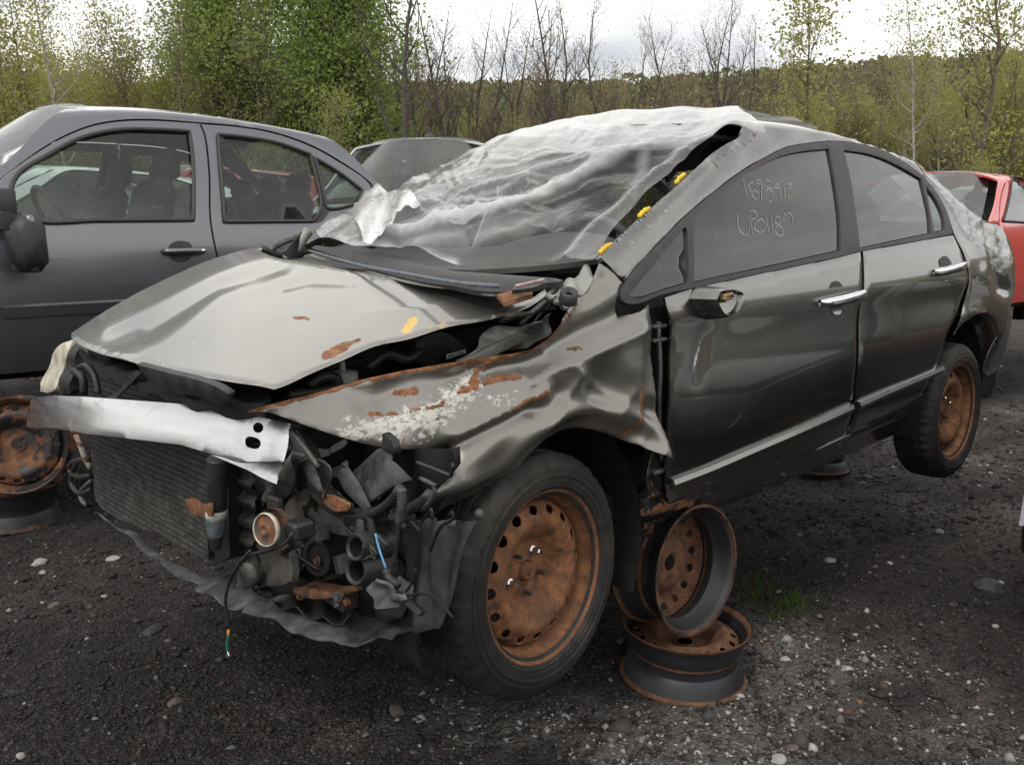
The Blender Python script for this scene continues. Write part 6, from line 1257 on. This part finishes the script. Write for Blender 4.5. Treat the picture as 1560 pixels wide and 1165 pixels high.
# undergrowth of red-brown twigs, one mass
def brush():
    r = np.random.default_rng(99); n = 26000; a = np.radians(r.uniform(-45, 62, n)); d = 24+r.gamma(2.0, 5.0, n); x, y = d*np.sin(a), d*np.cos(a); z = land(x, y)-.05
    h = r.uniform(.5, 2.6, n)*(.7+.6*np.clip(np.sin(x*.5)+np.sin(y*.7+x*.23), -1, 1)*.5); b = np.stack([x, y, z], 1); t = b+np.stack([r.normal(0, .28, n)*h, r.normal(0, .28, n)*h, h], 1); w_ = r.uniform(.007, .02, n)[:, None]; s = np.stack([np.cos(a), -np.sin(a), 0*a], 1)
    mid = (b+t)/2+r.normal(0, .12, (n, 3)); V = np.stack([b-s*w_, b+s*w_, mid+s*w_*.8, mid-s*w_*.8, t], 1).reshape(-1, 3); F = []
    i = np.arange(n)*5; F = np.stack([i, i+1, i+2, i+3], 1).tolist()+np.stack([i+3, i+2, i+4], 1).tolist()
    o = new_mesh('undergrowth', V, F, M_TWIG, smooth=False); tag(o, kind='stuff')
    n = 26000; a = np.radians(r.uniform(-45, 62, n)); d = 24+r.gamma(2.2, 5.5, n); x, y = d*np.sin(a), d*np.cos(a); C = np.stack([x, y, land(x, y)+np.abs(r.normal(.6, .8, n))*(.6+.5*np.sin(x*.9)*np.sin(y*.6))], 1); k = np.sin(x*.45+1)*np.sin(y*.4)+r.normal(0, .5, n) > .1
    me = leaf_mesh('undergrowth_leaves', C[k], .04, M_LBRN, r); o = bpy.data.objects.new('undergrowth_leaves', me); COL.objects.link(o); tag(o, kind='stuff')
brush()
# ---- far wooded ridge
def ridge_h(x, y):
    d = np.hypot(x, y); return land(x, y)*np.clip((70-d)/20, 0, 1)+sstep(58, 190, d)*(30+1.5*np.sin(x*.012+1)+1.0*np.sin(x*.03)+.5*np.sin(x*.07+y*.02))
def ridge():
    nu, nv = 120, 40; V, F = [], []
    for j in range(nv):
        d = 22+(260-22)*(j/(nv-1))**1.6
        for i in range(nu): a = math.radians(-75+i/(nu-1)*215); V.append((d*math.sin(a), d*math.cos(a), 0))
    V = A(V, float); V[:, 2] = ridge_h(V[:, 0], V[:, 1])-.06
    F = [(j*nu+i, (j+1)*nu+i, (j+1)*nu+i+1, j*nu+i+1) for j in range(nv-1) for i in range(nu-1)]; F = [tuple(reversed(f)) for f in F]
    t = NT('leaf_litter_hill'); n = t.noise(.35, 6, .7); t.set(Base_Color=t.ramp(n, [(.3, (.06, .045, .032)), (.5, (.085, .068, .042)), (.7, (.10, .095, .045))]), Roughness=.95); tag(new_mesh('hill', V, F, t.m), kind='structure')
    r = np.random.default_rng(17); n = 150000; a = np.radians(r.uniform(-48, 60, n)); d = np.sqrt(r.uniform(75**2, 235**2, n)); x, y = d*np.sin(a), d*np.cos(a); z = ridge_h(x, y); C = np.stack([x, y, z+r.uniform(.2, 3.6, n)*(.8+.3*np.sin(x*.35)*np.sin(y*.27))], 1)
    for nm, mt, q in (('far_wood', M_LOLIVE, 0), ('far_wood_green', M_FARG, 1), ('far_wood_brown', M_FARB, 2)):
        g = np.sin(x*.05+2)*np.sin(y*.06)+r.normal(0, .6, n); sel = (g > .45) if q == 1 else ((g < -.35) if q == 2 else ((g >= -.35) & (g <= .45)))
        me = leaf_mesh(nm, C[sel], .55, mt, r); o = bpy.data.objects.new(nm, me); COL.objects.link(o); tag(o, kind='stuff')
M_FARG = m_leaf('far_green', (.12, .17, .08), (.15, .20, .09), (.18, .22, .11)); M_FARB = m_leaf('far_brown', (.18, .15, .11), (.21, .17, .12), (.24, .20, .14))  # far leaf colours lightened to put haze into the hill
ridge()
# ---------------------------------------------------------------- single stones and scraps one can point at
M_PALE = simple('pale_limestone', (.32, .31, .29), .8, var=.25, sc=40, bump=.3); M_DKST = simple('dark_slate', (.035, .036, .042), .7, var=.4, sc=30, bump=.3); M_BRNST = simple('brown_stone', (.12, .095, .08), .85, var=.3, sc=30, bump=.3)
def stone(label, u, v, w_px, mat, flat=.45, seed=0, name='stone', cat='stone'):
    r = np.random.default_rng(1000+seed); p = floor_pt(u, v); p[2] = float(ground_h(p[0], p[1])); s = w_px/FPX*float(np.linalg.norm(p-EYEP))/2; m = MB(); n = 9; rings = []
    for z, k in ((-.3, .8), (.1, 1.), (.6, .85), (1., .45)): rings.append([(math.cos(t)*k*s*q, math.sin(t)*k*s*.75*q, z*s*flat) for t, q in zip(np.linspace(0, 2*math.pi, n, endpoint=False), r.uniform(.7, 1.15, n))])
    V = [q for rg in rings for q in rg]; m.add(V, [(i*n+j, i*n+(j+1) % n, (i+1)*n+(j+1) % n, (i+1)*n+j) for i in range(3) for j in range(n)]+[tuple(range(3*n, 4*n))]); o = m.build(name, mat, None, True, auto=28); o.location = p; o.rotation_euler = (r.normal(0, .12), r.normal(0, .12), r.uniform(0, 6)); tag(o, label, cat)
for k, (lb, u, v, w_, mt) in enumerate((('pale flat stone on the dark ground below the left end of the bumper beam', 172, 863, 20, M_PALE), ('long pale stone flake at the left edge beside the stacked rims', 62, 871, 26, M_PALE), ('small pale stone just under the long flake at left', 66, 882, 14, M_PALE), ('small white stone left of the hanging wire', 158, 911, 12, M_PALE),
    ('cluster-like grey stone at far left of the bare ground', 84, 925, 20, M_BRNST), ('dark slate chip between the left stones and the hanging wire', 232, 958, 34, M_DKST), ('brown stone in the foreground below the hanging wire', 266, 1072, 24, M_BRNST), ('bright white pebble in the bottom left corner', 32, 1152, 16, M_PALE),
    ('grey stone in the gravel patch beneath the front wheel', 604, 1084, 32, M_BRNST), ('white squared stone right of the stacked rims', 1264, 859, 20, M_PALE), ('white pointed stone on the right beyond the squared one', 1356, 861, 13, M_PALE), ('dark block-like lump of asphalt on the right', 1506, 896, 46, M_DKST), ('small white stone lying on the asphalt lump side', 1524, 886, 14, M_PALE),
    ('large pale stone at the bottom edge right of the stacked rims', 1186, 1157, 26, M_PALE), ('brownish pale stone above the bottom edge right of centre', 1208, 1140, 24, M_BRNST), ('white stone at the right of the gravel below the rear wheel', 1516, 957, 13, M_PALE), ('pale stone near the edge of the lying rim', 1196, 1005, 16, M_PALE), ('light stone far right behind the rear wheel', 1432, 804, 16, M_PALE))): stone(lb, u, v, w_, mt, seed=k)
for k, (lb, u, v, w_) in enumerate((('reddish brick crumb right of the lying rim', 1170, 982, 14), ('orange-brown crumb on the gravel at lower right', 1308, 1073, 14))): stone(lb, u, v, w_, M_RUSTEDGE, seed=50+k, name='brick_crumb', cat='brick crumb')
def weed():
    r = np.random.default_rng(77); V, F = [], []
    for (u, v, n, h) in ((1205, 925, 150, .06), (1160, 915, 90, .05), (1148, 895, 60, .07), (1180, 940, 60, .04)):
        for k in range(n):
            p = floor_pt(u+r.normal(0, 14), v+r.normal(0, 8)); p[2] = float(ground_h(p[0], p[1])); d = A([r.normal(0, .5), r.normal(0, .5), 1.]); d /= np.linalg.norm(d); L = h*r.uniform(.4, 1.2); s = A([-d[1], d[0], 0]); s = s/(np.linalg.norm(s)+1e-6)*.0016; q = p+d*L*.6; t = p+d*L+A([r.normal(0, .01), r.normal(0, .01), -.006]); o = len(V); V += [p-s, p+s, q+s, q-s, t]; F += [(o, o+1, o+2, o+3), (o+3, o+2, o+4)]
    o = new_mesh('weed_tuft', V, F, m_leaf('weed_leaves', (.05, .09, .025), (.08, .13, .035), (.11, .15, .05)), smooth=False); tag(o, kind='stuff')
weed()
